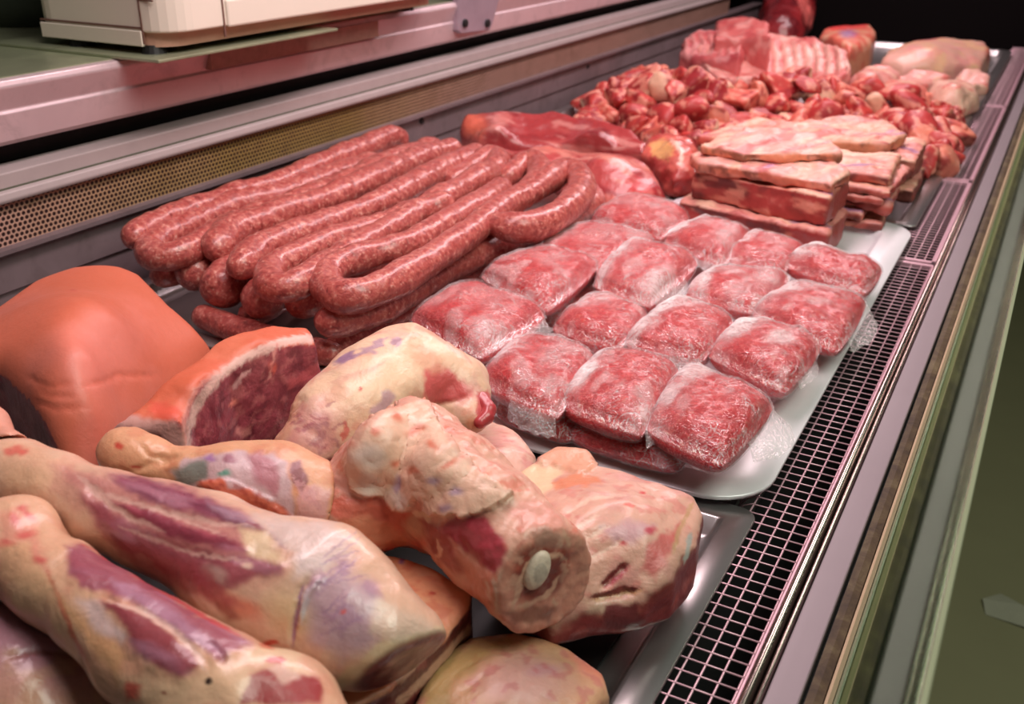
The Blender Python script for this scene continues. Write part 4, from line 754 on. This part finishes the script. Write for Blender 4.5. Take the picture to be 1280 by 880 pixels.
# ---- upper of the two long legs
f_l1, lo, hi = chain([(-30, 590, 12.6, 40), (22, 594, 12.6, 40), (70, 612, 12.4, 40), (128, 636, 12, 44), (200, 660, 11.4, 51), (262, 684, 10.8, 60), (330, 732, 10, 82), (400, 752, 9.6, 90), (448, 780, 9.2, 72), (490, 798, 8.9, 52), (528, 802, 8.6, 30)], 1.6)
e0, e1, e2 = PX(560, 782, 10.5), PX(415, 868, 8.8), PX(520, 800, 12.5); pf, _, pn = plane3(e0, e1, PX(500, 850, 6.2), CAM+[8, 30, -60])
f_l1 = minus(minus(minus(inter(f_l1, pf, .5), f_sk, .2), f_bl, .2), f_kn, .2)
o = Flesh(f_l1, lo, hi, .115); o.bumpy(4.5, .18, 50); c3 = off(0, 500); o.fill((226, 176, 148)); o.nz(3, 0, .45, (222, 162, 138), .8, 37); axl = PX(400, 750, 10)-PX(30, 595, 12)
o.poly(c3((0, 160), (140, 180), (300, 280), (260, 380), (120, 420), (0, 420)), (226, 168, 136), 20, 5, .8)
o.poly(c3((200, 240), (330, 290), (460, 360), (400, 440), (520, 540), (420, 500), (200, 380)), (216, 150, 130), 12, 5, .7)
M3 = c3((330, 380), (430, 430), (520, 500), (640, 540), (760, 600), (900, 620), (990, 630), (1120, 655), (1130, 685), (1040, 705), (930, 745), (820, 750), (700, 700), (560, 640), (470, 580), (400, 510)); M2 = c3((430, 400), (520, 410), (640, 450), (760, 500), (890, 530), (950, 570), (990, 605), (860, 595), (740, 570), (640, 530), (520, 470)); M1 = c3((440, 300), (560, 303), (700, 340), (840, 390), (960, 450), (1050, 520), (960, 510), (840, 470), (720, 440), (600, 405), (500, 355))
o.poly(c3((240, 280), (330, 290), (440, 300), (700, 340), (960, 450), (1050, 520), (1122, 655), (1132, 685), (930, 748), (820, 755), (640, 690), (520, 600), (390, 500)), (192, 116, 112), 22, 5, .85)
for q, c in ((M3, (158, 72, 82)), (M2, (160, 62, 80)), (M1, (136, 58, 82))): o.lift(q, .16, 30, 2); o.poly(q, c, 13, 3, .92); o.nz(.8, .0, .4, tuple(int(x*.8) for x in c), .6, 38, (axl, 6), o.inpoly(q, 8)); o.nz(1.4, .15, .5, (186, 120, 136), .6, 39, (axl, 5), o.inpoly(q, 14))
o.poly(c3((820, 400), (960, 450), (1050, 520), (1000, 515), (880, 470)), (172, 128, 144), 10, 4, .7)
for q, w in ((((300, 300), (430, 380), (560, 420), (720, 460), (880, 500), (1000, 500)), 3.5), (((310, 310), (420, 400), (540, 480), (660, 525)), 4), (((330, 350), (450, 430), (560, 500)), 2.5), (((470, 500), (620, 560), (760, 610), (900, 635), (990, 640)), 3), (((600, 430), (760, 490), (900, 540)), 2)):
    o.groove(c3(*q), 6, .06); o.line(c3(*q), w*.8, (222, 170, 154), 4, 2, .7)
o.line(c3((990, 490), (1080, 535), (1120, 560), (1142, 595)), 3, (140, 48, 70), 3); o.poly(c3((960, 520), (1060, 520), (1120, 600), (1130, 650), (1000, 620)), (232, 194, 154), 14, 5, .9)
o.poly(c3((1000, 480), (1280, 480), (1400, 560), (1300, 700), (1180, 700), (1180, 560)), (220, 190, 184), 20, 6, .85); o.spot(370, 770, 40, 26, (228, 184, 140), 20, .6, 6, .8)
o.spot(*c3((860, 700))[0], 16, 12, (196, 152, 138), 30, .5, 3, .8); o.spot(*c3((985, 655))[0], 8, 5, (230, 180, 160)); o.spot(300, 760, 30, 12, (214, 104, 76), 30, .6, 5, .7); o.poly(c3((800, 760), (900, 790), (960, 860), (900, 880)), (150, 60, 50), 12, 5, .8)
o.spot(180, 700, 12, 5, (230, 186, 162), 20, .4, 2); o.poly([(130, 670), (200, 690), (262, 715), (300, 760), (250, 745), (180, 725)], (164, 66, 72), 14, 4, .75)
cL = off(0, 605); o.groove(cL((1240, 360), (1200, 430), (1180, 540), (1165, 650)), 4, .22); o.line(cL((1215, 400), (1190, 520), (1170, 650)), 3, (176, 118, 136), 3); o.ridge(cL((1290, 370), (1230, 430), (1200, 560)), 4, .16); o.line(cL((1290, 370), (1230, 430), (1205, 560)), 4, (226, 206, 196), 4)
o.poly([(385, 735), (425, 700), (470, 740), (470, 800), (430, 830), (390, 800)], (188, 146, 160), 26, 8, .8); o.nz(1.2, 0, .4, (168, 118, 142), .6, 40, mask=o.inpoly([(380, 720), (430, 690), (480, 740), (470, 800), (420, 830)], 20)); o.poly([(340, 655), (400, 650), (450, 690), (420, 700), (360, 690)], (222, 186, 174), 14, 6, .8)
o.poly([(420, 850), (480, 800), (556, 782), (556, 795), (480, 835), (420, 868)], (226, 190, 150), 8, 4, .8); o.poly([(470, 745), (520, 770), (550, 788), (500, 800), (460, 790)], (226, 190, 168), 14, 5, .7); o.spot(*cL((1080, 640))[0], 10, 4, (206, 70, 54)); o.spot(427, 762, 4, 3, (206, 90, 90))
for x, y in ((12, 565), (30, 566), (22, 561)): o.spot(x, y, 7, 5, (206, 84, 76), 10, .6, 3, .8)
o.spot(30, 595, 26, 16, (230, 178, 140), 0, .7, 5, .6)
for i in range(12): y = RNG.uniform(700, 800); o.line([(400, y), (400+RNG.uniform(20, 60), y-RNG.uniform(10, 40))], 1.4, (160, 112, 140), amt=.5)
fm = sstep(-.45, -.1, pf(o.V)); o.where(fm, (120, 52, 48)); o.nz(.9, 0, .4, (170, 90, 80), .6, 52, mask=fm)
tag(o.obj('leg_of_lamb', m_fleshwet), 'long lamb leg with purple muscle bands, the upper of the two lying side by side', 'lamb leg', 'lamb legs in the near tray')

# ---- lower of the two long legs
f_l2, lo, hi = chain([(-40, 690, 11.6, 58), (20, 682, 11.6, 53), (68, 728, 11.2, 46), (126, 768, 10.6, 48), (184, 814, 10, 60), (240, 850, 9.6, 66), (302, 882, 9.2, 68), (362, 886, 8.8, 56), (392, 930, 8.4, 56)], 1.6)
f_l2 = minus(f_l2, f_l1, .25)
o = Flesh(f_l2, lo, hi, .115); o.bumpy(4, .18, 53); c2 = off(0, 605); o.fill((222, 166, 134)); o.nz(3, 0, .45, (216, 150, 122), .8, 41); axl = PX(330, 850, 9)-PX(60, 700, 11)
N1 = c2((260, 245), (330, 240), (480, 320), (640, 420), (800, 520), (940, 600), (1010, 640), (900, 680), (860, 690), (780, 640), (650, 550), (520, 460), (420, 440), (330, 420), (270, 340)); N2 = c2((400, 465), (470, 460), (560, 510), (680, 590), (760, 660), (800, 730), (740, 780), (640, 740), (540, 670), (510, 600), (480, 540))
for q, c in ((N1, (150, 66, 86)), (N2, (140, 50, 64))): o.lift(q, .22, 34, 2); o.poly(q, c, 11, 3, .94); o.nz(1.6, .0, .5, (178, 118, 140), .7, 42, (axl, 4), o.inpoly(q, 30))
o.line(c2((330, 240), (480, 320), (640, 420), (800, 520), (960, 610)), 3, (196, 64, 74), 3, 2, .8); o.poly(c2((440, 380), (600, 440), (820, 600), (900, 680), (840, 680), (640, 540), (480, 440)), (186, 136, 156), 12, 4, .65)
o.line(c2((430, 470), (560, 500), (690, 580), (790, 680), (830, 760)), 4, (222, 176, 160), 4, 2, .85); o.groove(c2((380, 455), (520, 470), (680, 570), (800, 690)), 4, .12)
o.poly(c2((0, 100), (90, 90), (140, 160), (200, 340), (190, 370), (120, 240), (0, 240)), (226, 142, 122), 14, 5, .7)
for x, y in ((60, 150), (100, 200), (120, 130), (160, 300), (30, 240), (90, 100)): o.spot(*c2((x, y))[0], 9, 5, (206, 82, 80), RNG.uniform(-60, 60), .7, 5, .8)
o.line(c2((190, 340), (240, 480), (300, 620), (360, 740)), 3, (190, 76, 60), 4, 2, .8); o.poly(c2((0, 240), (120, 250), (200, 400), (250, 520), (120, 440), (0, 360)), (226, 170, 130), 14, 5, .7); o.poly(c2((240, 440), (380, 560), (500, 680), (480, 800), (340, 640)), (222, 160, 112), 14, 6, .7); o.poly(c2((310, 470), (400, 480), (500, 600), (480, 640), (360, 560)), (206, 176, 176), 14, 5, .7)
o.poly(c2((480, 780), (700, 790), (960, 700), (1000, 760), (960, 880), (500, 880)), (230, 182, 146), 20, 5, .85); o.poly(c2((1000, 760), (1080, 740), (1280, 780), (1290, 880), (960, 880)), (160, 50, 56), 8, 4, .95); o.poly(c2((1080, 740), (1140, 690), (1170, 740), (1200, 780), (1130, 800)), (226, 176, 158), 6, 3, .9); o.poly(c2((980, 650), (1100, 640), (1200, 680), (1240, 760), (1080, 700), (1000, 720)), (226, 186, 150), 10, 5, .85)
o.spot(*c2((835, 788))[0], 4.4, 4.2, (44, 26, 26), 0, .25, 1); o.spot(*c2((650, 838))[0], 2.4, 2, (150, 70, 60)); o.poly(c2((500, 800), (560, 790), (540, 860), (500, 870)), (206, 90, 76), 10); o.line(c2((1060, 710), (1140, 700)), 4, (206, 100, 96), 4); o.spot(*c2((1075, 640))[0], 11, 5, (206, 70, 54), 0, .6)
o.spot(*c2((890, 690))[0], 8, 8, (146, 70, 86), 0, .7, 3, .8); o.groove(c2((830, 620), (880, 680), (900, 720)), 5, .12)
tag(o.obj('leg_of_lamb', m_fleshwet), 'long lamb leg with purple muscles, nearest the camera at the bottom of the picture', 'lamb leg', 'lamb legs in the near tray')

# ---- rounded piece below the legs, and the bone end behind them
f_hp, lo, hi = chain([(-50, 845, 5, 105), (15, 868, 4.6, 104), (50, 900, 4.4, 92)], 1.5); f_hp = minus(f_hp, f_l2, .3)
o = Flesh(f_hp, lo, hi, .17); o.bumpy(3.5, .15, 55); o.fill((190, 132, 118)); o.spot(30, 790, 110, 48, (166, 108, 124), 20, .6, 8, .9); o.nz(2, .1, .5, (196, 146, 112), .6, 43); o.groove([(0, 822), (50, 812), (100, 820)], 5, .12); o.line([(0, 824), (50, 815), (95, 822)], 3, (150, 86, 80), amt=.6)
tag(o.obj('lamb_shoulder', m_fleshwet), 'rounded purplish piece of lamb under the knuckle end of the nearest leg', 'lamb cut')
f_bn, lo, hi = chain([(-60, 515, 14.2, 26), (-20, 536, 14, 25), (14, 566, 13.6, 22)], 1, 1.5); f_bn = minus(minus(f_bn, f_l1, .2), f_ham, .2)
o = Flesh(f_bn, lo, hi, .17); o.bumpy(2.5, .1, 56); o.fill((222, 150, 128)); tag(o.obj('leg_end', m_fat), 'smooth pale end of a lamb leg poking in beside the dark cut pork', 'lamb cut')
m_chunk = meat('chunk_flesh', .5, 190, .4, .2, .04, .04)
m_far = meat('rib_flesh', .48, 190, .4, .2, .05, .05)
# ================================================================== beef flanks beside the sausages
def _grainy(o, d, cols, seed):
    for k, (c, lo, am, sc) in enumerate(cols): o.nz(sc, lo, lo+.35, c, am, seed+k, (d, 5))
    return o
f_f2, lo, hi = slab([(585, 180, 4.6), (606, 174, 6.2), (660, 178, 6.8), (720, 180, 7), (780, 190, 6.8), (818, 208, 6), (833, 234, 4.6), (812, 250, 3.6), (768, 262, 2.8), (726, 246, 3), (690, 220, 3.4), (640, 205, 3.6)], [(740, 205, 7.6), (790, 222, 6.2), (680, 194, 6.6)], .4, 2.2)
dv = PX(820, 220, 6)-PX(610, 180, 6)
o = Flesh(f_f2, lo, hi, .42); o.bumpy(6, .5, 60); o.fill((182, 66, 66)); _grainy(o, dv, [((148, 44, 50), 0, .8, 5), ((208, 108, 98), .12, .7, 4), ((224, 150, 134), .25, .6, 2)], 61); o.line([(606, 180), (680, 186), (760, 194), (820, 215)], 4, (222, 130, 116), 5, 3, .6); o.spot(802, 236, 16, 12, (196, 50, 54), 20, .6, 4, .8); o.poly([(690, 205), (730, 225), (750, 250), (720, 250), (680, 220)], (220, 110, 100), 8, 4, .6)
tag(o.obj('beef_flank', m_lean), 'long red beef flank behind the sausages, overlapping their far bends', 'beef cut', 'beef flanks behind the sausages')
f_f1, lo, hi = slab([(577, 150, 7), (580, 138, 8.2), (595, 136, 8.6), (640, 133, 9), (690, 132, 9.2), (745, 141, 9), (790, 155, 8.4), (812, 172, 7.2), (806, 184, 6.2), (770, 184, 5.4), (700, 178, 5), (640, 176, 5), (598, 172, 5.4)], [(690, 150, 9.8), (760, 160, 8.8), (620, 150, 8.6)], .4, 2.0)
o = Flesh(minus(f_f1, f_f2, .3), lo, hi, .42); o.bumpy(6, .5, 65); o.fill((168, 56, 58)); _grainy(o, dv, [((128, 34, 42), 0, .8, 5), ((214, 116, 108), .12, .7, 4), ((226, 150, 140), .25, .6, 2)], 66); o.spot(592, 155, 16, 16, (222, 104, 82), 0, .6, 4, .85); o.line([(600, 168), (640, 172), (700, 172)], 4, (150, 40, 44), 4, 2, .8); o.spot(625, 150, 10, 12, (226, 140, 130), 60, .7, 4, .7)
tag(o.obj('beef_flank', m_lean), 'long dark red beef flank lying against the steel back panel', 'beef cut', 'beef flanks behind the sausages')
f_f3, lo, hi = slab([(800, 190, 6), (812, 168, 7.4), (840, 163, 7.6), (868, 172, 7.2), (876, 190, 6.4), (868, 214, 4.8), (842, 226, 3.4), (822, 210, 4.4)], [(840, 182, 8)], .4, 1.6)
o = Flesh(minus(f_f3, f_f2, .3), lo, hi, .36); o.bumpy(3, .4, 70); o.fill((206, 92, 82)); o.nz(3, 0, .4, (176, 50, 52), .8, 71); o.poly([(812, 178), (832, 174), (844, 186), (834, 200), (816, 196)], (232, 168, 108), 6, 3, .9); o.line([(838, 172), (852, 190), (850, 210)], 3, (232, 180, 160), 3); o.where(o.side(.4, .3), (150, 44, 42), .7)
tag(o.obj('beef_end', m_lean), 'stubby beef end with a yellow fat spot between the flank and the rib stack', 'beef cut')

# ================================================================== stacked rib slabs
def rib(cor, z1, th, label, seed, top, face, endc, bones=True, par=None):
    """a sawn slab: photo corners back-left, back-right, front-right, front-left of its top at height z1"""
    f, lo, hi = slab([(x, y, z1) for x, y in cor], [], z1-th, .5, .02)
    o = Flesh(f, lo, hi, .34); o.bumpy(5, .6, seed); o.bumpy(1.6, .16, seed+1); W = [PX(x, y, z1) for x, y in cor]; d = W[1]-W[0]
    o.fill(top); _grainy(o, d, [((230, 164, 136), .0, .8, 5), ((184, 84, 84), .08, .75, 4), ((236, 186, 158), .2, .7, 2.4), ((150, 96, 140), .38, .8, 3)], seed+2)
    sd = o.side(.6, .3); o.where(sd, face); o.nz(2.4, 0, .4, tuple(int(c*.6) for c in face), .9, seed+5, (d, 2.5), sd); o.nz(1.6, .12, .4, (226, 140, 116), .6, seed+6, (d, 3), sd)
    e = sd*sstep(.45, .8, o.N@(d/np.linalg.norm(d))); o.where(e, endc); zz = (o.V[:, 2]-(z1-th))/th; o.where(e*sstep(.12, .04, np.abs(zz-.5)), (150, 52, 50), .8); o.where(e*sstep(.85, 1, zz), (226, 150, 120), .8)
    ob = o.obj('rib_slab', m_far); tag(ob, label, 'rib slab', 'sawn rib slabs stacked by the grille')
    if bones:
        for k in range(bones):
            t = (k+.7)/(bones+.2); c = W[3]*(1-t)+W[2]*t; c = c+(W[0]-W[3])/np.linalg.norm(W[0]-W[3])*.15; c[2] = z1-th*.5; u = d/np.linalg.norm(d); vv = np.array([0, 0, 1]); nn = np.cross(u, vv)
            bV, bF = nets(ellip(c, [u, vv, nn], [.9, th*.30, .55]), c-2, c+2, .2); obj('rib_bone', bV, bF, m_bone, ob, np.tile(alb((206, 120, 104)), (len(bV), 1)))
    return o
TOPC, FACE, ENDC = (214, 132, 122), (176, 66, 58), (206, 110, 96)
rib([(890, 192), (1062, 222), (1037, 246), (868, 213)], 9.0, 4.2, 'thick front rib slab of the stack with a raw red face', 87, (216, 120, 104), (168, 54, 50), (150, 58, 50), 0)
rib([(884, 226), (1058, 262), (1036, 292), (848, 250)], 4.7, 3.6, 'ragged rib slab under the thick front one, next to the mince packs', 81, TOPC, (158, 46, 44), (140, 56, 48), 0)
def wslab(x0, x1, y0, y1, z0, z1, tw, label, seed, top, face, endc):
    c = np.array([(x0+x1)/2, (y0+y1)/2]); a = math.radians(tw); R = np.array([[math.cos(a), -math.sin(a)], [math.sin(a), math.cos(a)]])
    cor = [PJ(np.r_[c+R@(np.array(q)-c), z1]) for q in ((x0, y1), (x1, y1), (x1, y0), (x0, y0))]; return rib([tuple(q) for q in cor], z1, z1-z0, label, seed, top, face, endc, 0)
PILE = [(-43, -18.6, 147, 161, 1.0, 2.3, 3, 'bottom rib slab of the near pile at the grille', (128, 48, 44)), (-44, -21.0, 147.5, 162, 2.35, 3.6, -2, 'second rib slab from the bottom at the grille, set back from its neighbours', (206, 112, 92)),
        (-45, -18.0, 148, 162, 3.65, 4.9, 2, 'third rib slab from the bottom at the grille', (176, 66, 58)), (-44, -18.8, 147.5, 162.5, 4.95, 6.1, 0, 'middle rib slab of the near pile, its cream edge facing the grille', (220, 150, 124)),
        (-45, -17.6, 148, 163, 6.15, 7.3, -2, 'third rib slab from the top at the grille, dark red at its end', (170, 64, 58)), (-46, -19.0, 149, 163.5, 7.35, 8.7, 3, 'second rib slab from the top at the grille, with pale striped end', (224, 152, 124))]
for k, (x0, x1, y0, y1, z0, z1, tw, lab, ec) in enumerate(PILE): wslab(x0, x1, y0, y1, z0, z1, tw, lab, 200+k*7, (216, 136, 124), (180, 76, 66), ec)
rib([(862, 192), (910, 172), (1030, 190), (1062, 216), (1040, 228), (874, 202)], 10.6, 1.5, 'pinkish rib slab on top of the thick front one, with a purple stamp mark', 93, (222, 150, 138), (206, 104, 82), (220, 134, 110), 0)
rib([(874, 180), (930, 160), (990, 158), (1042, 176), (1052, 190), (930, 190)], 12.2, 1.5, 'top rib slab covered in pink membrane with a pale fat tip', 99, (224, 156, 142), (224, 132, 100), (226, 160, 132), 0)
BACK = [(-46, -17.0, 165, 181, 1.0, 3.2, 2, 'lowest rib slab of the rear pile beside the tray corner', (120, 52, 44)), (-48, -18.2, 165.5, 181, 3.25, 5.4, -3, 'middle rib slab of the rear pile, brownish at its end', (142, 66, 54)), (-48, -17.4, 166, 182, 5.45, 7.6, 2, 'upper rib slab of the rear pile under the pointed one', (158, 78, 62))]
for k, (x0, x1, y0, y1, z0, z1, tw, lab, ec) in enumerate(BACK): wslab(x0, x1, y0, y1, z0, z1, tw, lab, 250+k*7, TOPC, (150, 66, 58), ec)
rib([(936, 160), (1050, 143), (1104, 147), (1134, 166), (1112, 178), (1000, 174)], 9.6, 1.9, 'rear rib slab on the far side of the stack, pointing at the grille', 102, (222, 146, 128), (218, 128, 96), (170, 96, 78), 0)
rib([(870, 168), (936, 150), (1000, 148), (1012, 162), (930, 180)], 8.6, 2.0, 'small rib slab at the back corner of the stack beside the chunks', 108, (216, 122, 108), (204, 92, 78), ENDC, 0)

# ================================================================== heap of red chunks
def chunk_proto(k):
    r = np.random.default_rng(300+k); sz = np.array([r.uniform(1.7, 2.9), r.uniform(1.4, 2.3), r.uniform(1.0, 1.8)]); f0 = ellip([0, 0, 0], np.eye(3), sz*1.15); ps = []
    for _ in range(7): n = r.normal(size=3); n /= np.linalg.norm(n); ps.append(plane(n*np.abs(sz@np.abs(n))*r.uniform(.36, .62), n))
    def f(P):
        d = f0(P)
        for p in ps: d = smax(d, p(P), .35)
        return d
    V, F = nets(f, -sz*1.5, sz*1.5, .26); V = V*1.12+.16*np.stack([noise(V, 1.3, 400+k*3+i) for i in range(3)], 1)
    C = np.tile(alb([(196, 62, 56), (182, 50, 50), (210, 92, 78), (158, 40, 44), (220, 120, 100), (190, 58, 54)][k % 6]), (len(V), 1))
    def mixc(m, c):
        nonlocal C
        m = np.clip(m, 0, 1)[:, None]; C = C*(1-m)+m*alb(c)
    mixc(sstep(0, .4, fbm(V, 1.8, 500+k))*.8, (150, 34, 42)); mixc(sstep(.08, .3, fbm(V*[1, 2.4, 2.4], 2.2, 520+k))*.8, (232, 148, 126)); n = r.normal(size=3); n /= np.linalg.norm(n)
    if k % 3 == 0: mixc(sstep(.35, .6, (V/sz)@n), (234, 176, 146))
    return mesh_data('meat_chunk', V, F, m_chunk, np.zeros(3), C)
PROTO = [chunk_proto(k) for k in range(12)]
rc = np.random.default_rng(5); placed = []
heap_px = [(724, 132), (745, 96), (790, 76), (835, 82), (862, 98), (910, 106), (985, 110), (1060, 116), (1120, 108), (1165, 128), (1205, 145), (1200, 172), (1190, 200), (1150, 204), (1120, 172), (1080, 150), (1010, 150), (935, 150), (895, 168), (850, 178), (812, 164), (770, 140)]
HC = np.array([PX(x, y, 6.5 if i < 6 else 3.5) for i, (x, y) in enumerate(heap_px)])[:, :2]
def heap_h(p): e = -poly_sd(np.array([p[0], p[1]]), HC); return 1.6+float(sstep(0, 15, e))*(6.6 if p[0] < -45 else 3.6)
lo_, hi_ = HC.min(0), HC.max(0); tries = 0; n_ch = 0
for layer, dmin in ((0, 5.8), (1, 5.0)):
    pts = []
    for _ in range(9000):
        p = rc.uniform(lo_, hi_)
        if poly_sd(p, HC) > -.6 or p[0] < -93: continue
        if layer == 0 and poly_sd(p, HC) < -9: continue
        if pts and np.min(np.linalg.norm(np.array(pts)-p, axis=1)) < dmin*(1+.12*rc.normal()): continue
        pts.append(p)
    for p in pts:
        hz = heap_h(p)+(1.2*rc.random() if layer else -.2); hz = hz if layer else max(1.9, hz*.45)
        o = bpy.data.objects.new('meat_chunk', PROTO[int(rc.integers(12))]); COL.objects.link(o); o.location = to_m((p[0], p[1], hz+.2)); o.rotation_euler = tuple(rc.uniform(-.9, .9, 2))+(rc.uniform(0, 6.28),)
        s = rc.uniform(1.15, 1.7); o.scale = (s, s, s*.95); tag(o, 'ragged red and pale meat chunk in the heap behind the rib slabs', 'meat chunk', 'red meat chunks in the heap'); n_ch += 1
print('chunks', n_ch)

# ================================================================== far end of the case
def far(name, rim, inner, z0, base, cols, label, cat, seed, h=.6, k=1.5, mat=None, extra=None, group=None, bump=.6):
    f, lo, hi = slab(rim, inner, z0, k, .02); o = Flesh(f, lo, hi, h); o.bumpy(6, bump, seed); o.bumpy(2.2, bump*.3, seed+1); o.fill(base)
    for i, (c, a, am, sc_) in enumerate(cols): o.nz(sc_, a, a+.3, c, am, seed+2+i)
    if extra: extra(o)
    return tag(o.obj(name, mat or m_fat), label, cat, group)
def ribbed(o):
    for i in range(9): x = 960+i*13; o.groove([(x, 50), (x+5, 72), (x+4, 94)], 3.2, .8); o.line([(x+6, 52), (x+11, 72), (x+10, 92)], 3, (236, 184, 166), 4, 2, .7)
def ribbed2(o):
    for i in range(8): x = 848+i*11; o.groove([(x, 40), (x+5, 54), (x+3, 70)], 2.6, .7); o.line([(x+5, 40), (x+10, 54), (x+8, 68)], 2.4, (230, 160, 152), 3, 2, .6)
far('rib_rack', [(872, 64, 8), (868, 52, 9.5), (900, 42, 11), (960, 38, 12), (1020, 44, 12), (1058, 58, 11), (1066, 78, 9), (1040, 96, 6), (980, 96, 6), (910, 92, 6)], [(960, 60, 13), (1020, 70, 11.4)], 1.0, (222, 140, 130), [((196, 84, 84), 0, .7, 6), ((236, 184, 168), .08, .7, 4), ((184, 60, 64), .25, .7, 3)], 'ribbed pink rack of ribs at the back of the case behind the chunks', 'rib rack', 120, extra=ribbed)
far('rib_rack', [(850, 62, 8), (852, 48, 10), (872, 36, 12), (912, 34, 13), (934, 44, 12), (926, 62, 10), (890, 74, 7)], [(890, 48, 13.6)], 1.0, (196, 92, 92), [((170, 56, 66), 0, .7, 6), ((226, 150, 146), .1, .7, 4)], 'smaller darker rack of ribs against the steel back panel at the far end', 'rib rack', 126, extra=ribbed2)
far('meat_trimming', [(893, 44, 12), (895, 24, 14), (930, 18, 15), (962, 26, 15), (966, 40, 14), (930, 46, 12)], [(930, 30, 16)], 1.0, (204, 100, 98), [((176, 60, 64), 0, .7, 6), ((230, 160, 150), .1, .6, 4)], 'pinkish lump of meat behind the racks, below the dark far corner', 'beef cut', 130)
f_h, lo, hi = chain([(974, 44, 4.6, 24), (984, 14, 9.2, 28), (994, -12, 13, 24)], 3, 3); o = Flesh(f_h, lo, hi, .7); o.bumpy(5, .8, 134); o.fill((150, 38, 42)); o.nz(6, 0, .4, (96, 20, 28), .9, 135); o.line([(1000, -10), (1008, 12), (1014, 34)], 6, (230, 110, 104), 6, 3, .8); o.spot(975, 12, 16, 20, (110, 22, 30), 0, .5, 4, .8)
tag(o.obj('beef_quarter', m_lean), 'tall dark red beef piece standing at the far end against the black wall', 'beef cut')
far('beef_block', [(1024, 44, 10.6), (1030, 34, 11.5), (1088, 28, 11.5), (1096, 38, 10.8), (1090, 52, 10), (1062, 60, 9.6)], [(1060, 40, 12)], 1.6, (214, 140, 110), [((206, 74, 66), 0, .7, 6), ((226, 170, 140), .1, .6, 4)], 'squared beef block with a purple stamp at the dark far end', 'beef cut', 138, extra=lambda o: (o.spot(1060, 42, 10, 5, (130, 90, 140), 0, .6, 2, .8), o.line([(1030, 35), (1060, 32), (1090, 29)], 4, (206, 60, 58), 4)), bump=.3)
far('pork_belly', [(1102, 76, 6.4), (1110, 62, 7.6), (1140, 50, 8.6), (1180, 46, 9), (1232, 52, 8.4), (1240, 62, 7.4), (1228, 82, 5.4), (1180, 86, 5.4), (1130, 84, 5.6)], [(1170, 64, 9.2)], 1.2, (222, 162, 142), [((224, 176, 130), .0, .7, 10), ((214, 130, 130), .1, .6, 6)], 'wide flat pale pork belly, last on the end tray', 'pork cut', 142, extra=lambda o: (o.line([(1102, 58), (1140, 49), (1180, 46)], 3, (206, 104, 108), 4), o.spot(1238, 68, 6, 12, (176, 50, 52), 0, .5, 3, .8)), bump=.35)
PALE = [([(1196, 92, 5), (1204, 82, 6.6), (1226, 81, 6.8), (1240, 90, 6), (1236, 103, 4.4), (1214, 106, 4.4)], (1220, 90, 7.4), 'round pale piece of poultry at the grille side of the end tray', (226, 160, 146)),
        ([(1158, 116, 4.6), (1166, 98, 6.6), (1196, 95, 7), (1222, 104, 6.4), (1226, 122, 4.6), (1204, 138, 3), (1172, 134, 3.4)], (1196, 108, 7.6), 'plump pale poultry piece at the near corner of the end tray', (228, 172, 150)),
        ([(1120, 92, 6), (1140, 84, 7), (1176, 86, 7), (1192, 94, 6), (1160, 102, 5), (1130, 102, 5)], (1156, 90, 7.6), 'pale piece of meat in front of the pork belly, reddish on top', (226, 150, 138)),
        ([(1062, 96, 6), (1080, 82, 7), (1112, 80, 7.2), (1128, 90, 6.4), (1110, 104, 5.4), (1078, 106, 5.4)], (1096, 90, 7.8), 'pale piece of meat next to the rack of ribs and pork belly', (226, 150, 138)),
        ([(1094, 112, 5.4), (1106, 100, 6.6), (1140, 100, 6.8), (1162, 110, 6), (1150, 126, 4.4), (1112, 126, 4.4)], (1128, 108, 7.2), 'pinkish torn piece of meat in the middle of the end tray', (220, 120, 108))]
for i, (rim, c, lab, col) in enumerate(PALE):
    far('meat_piece', rim, [c], 1.2, col, [((232, 184, 156), .0, .7, 4), ((206, 84, 80), .2, .7, 3)], lab, 'meat piece', 150+i*4, h=.45, k=1.8, bump=.5, group='pale pieces on the end tray')
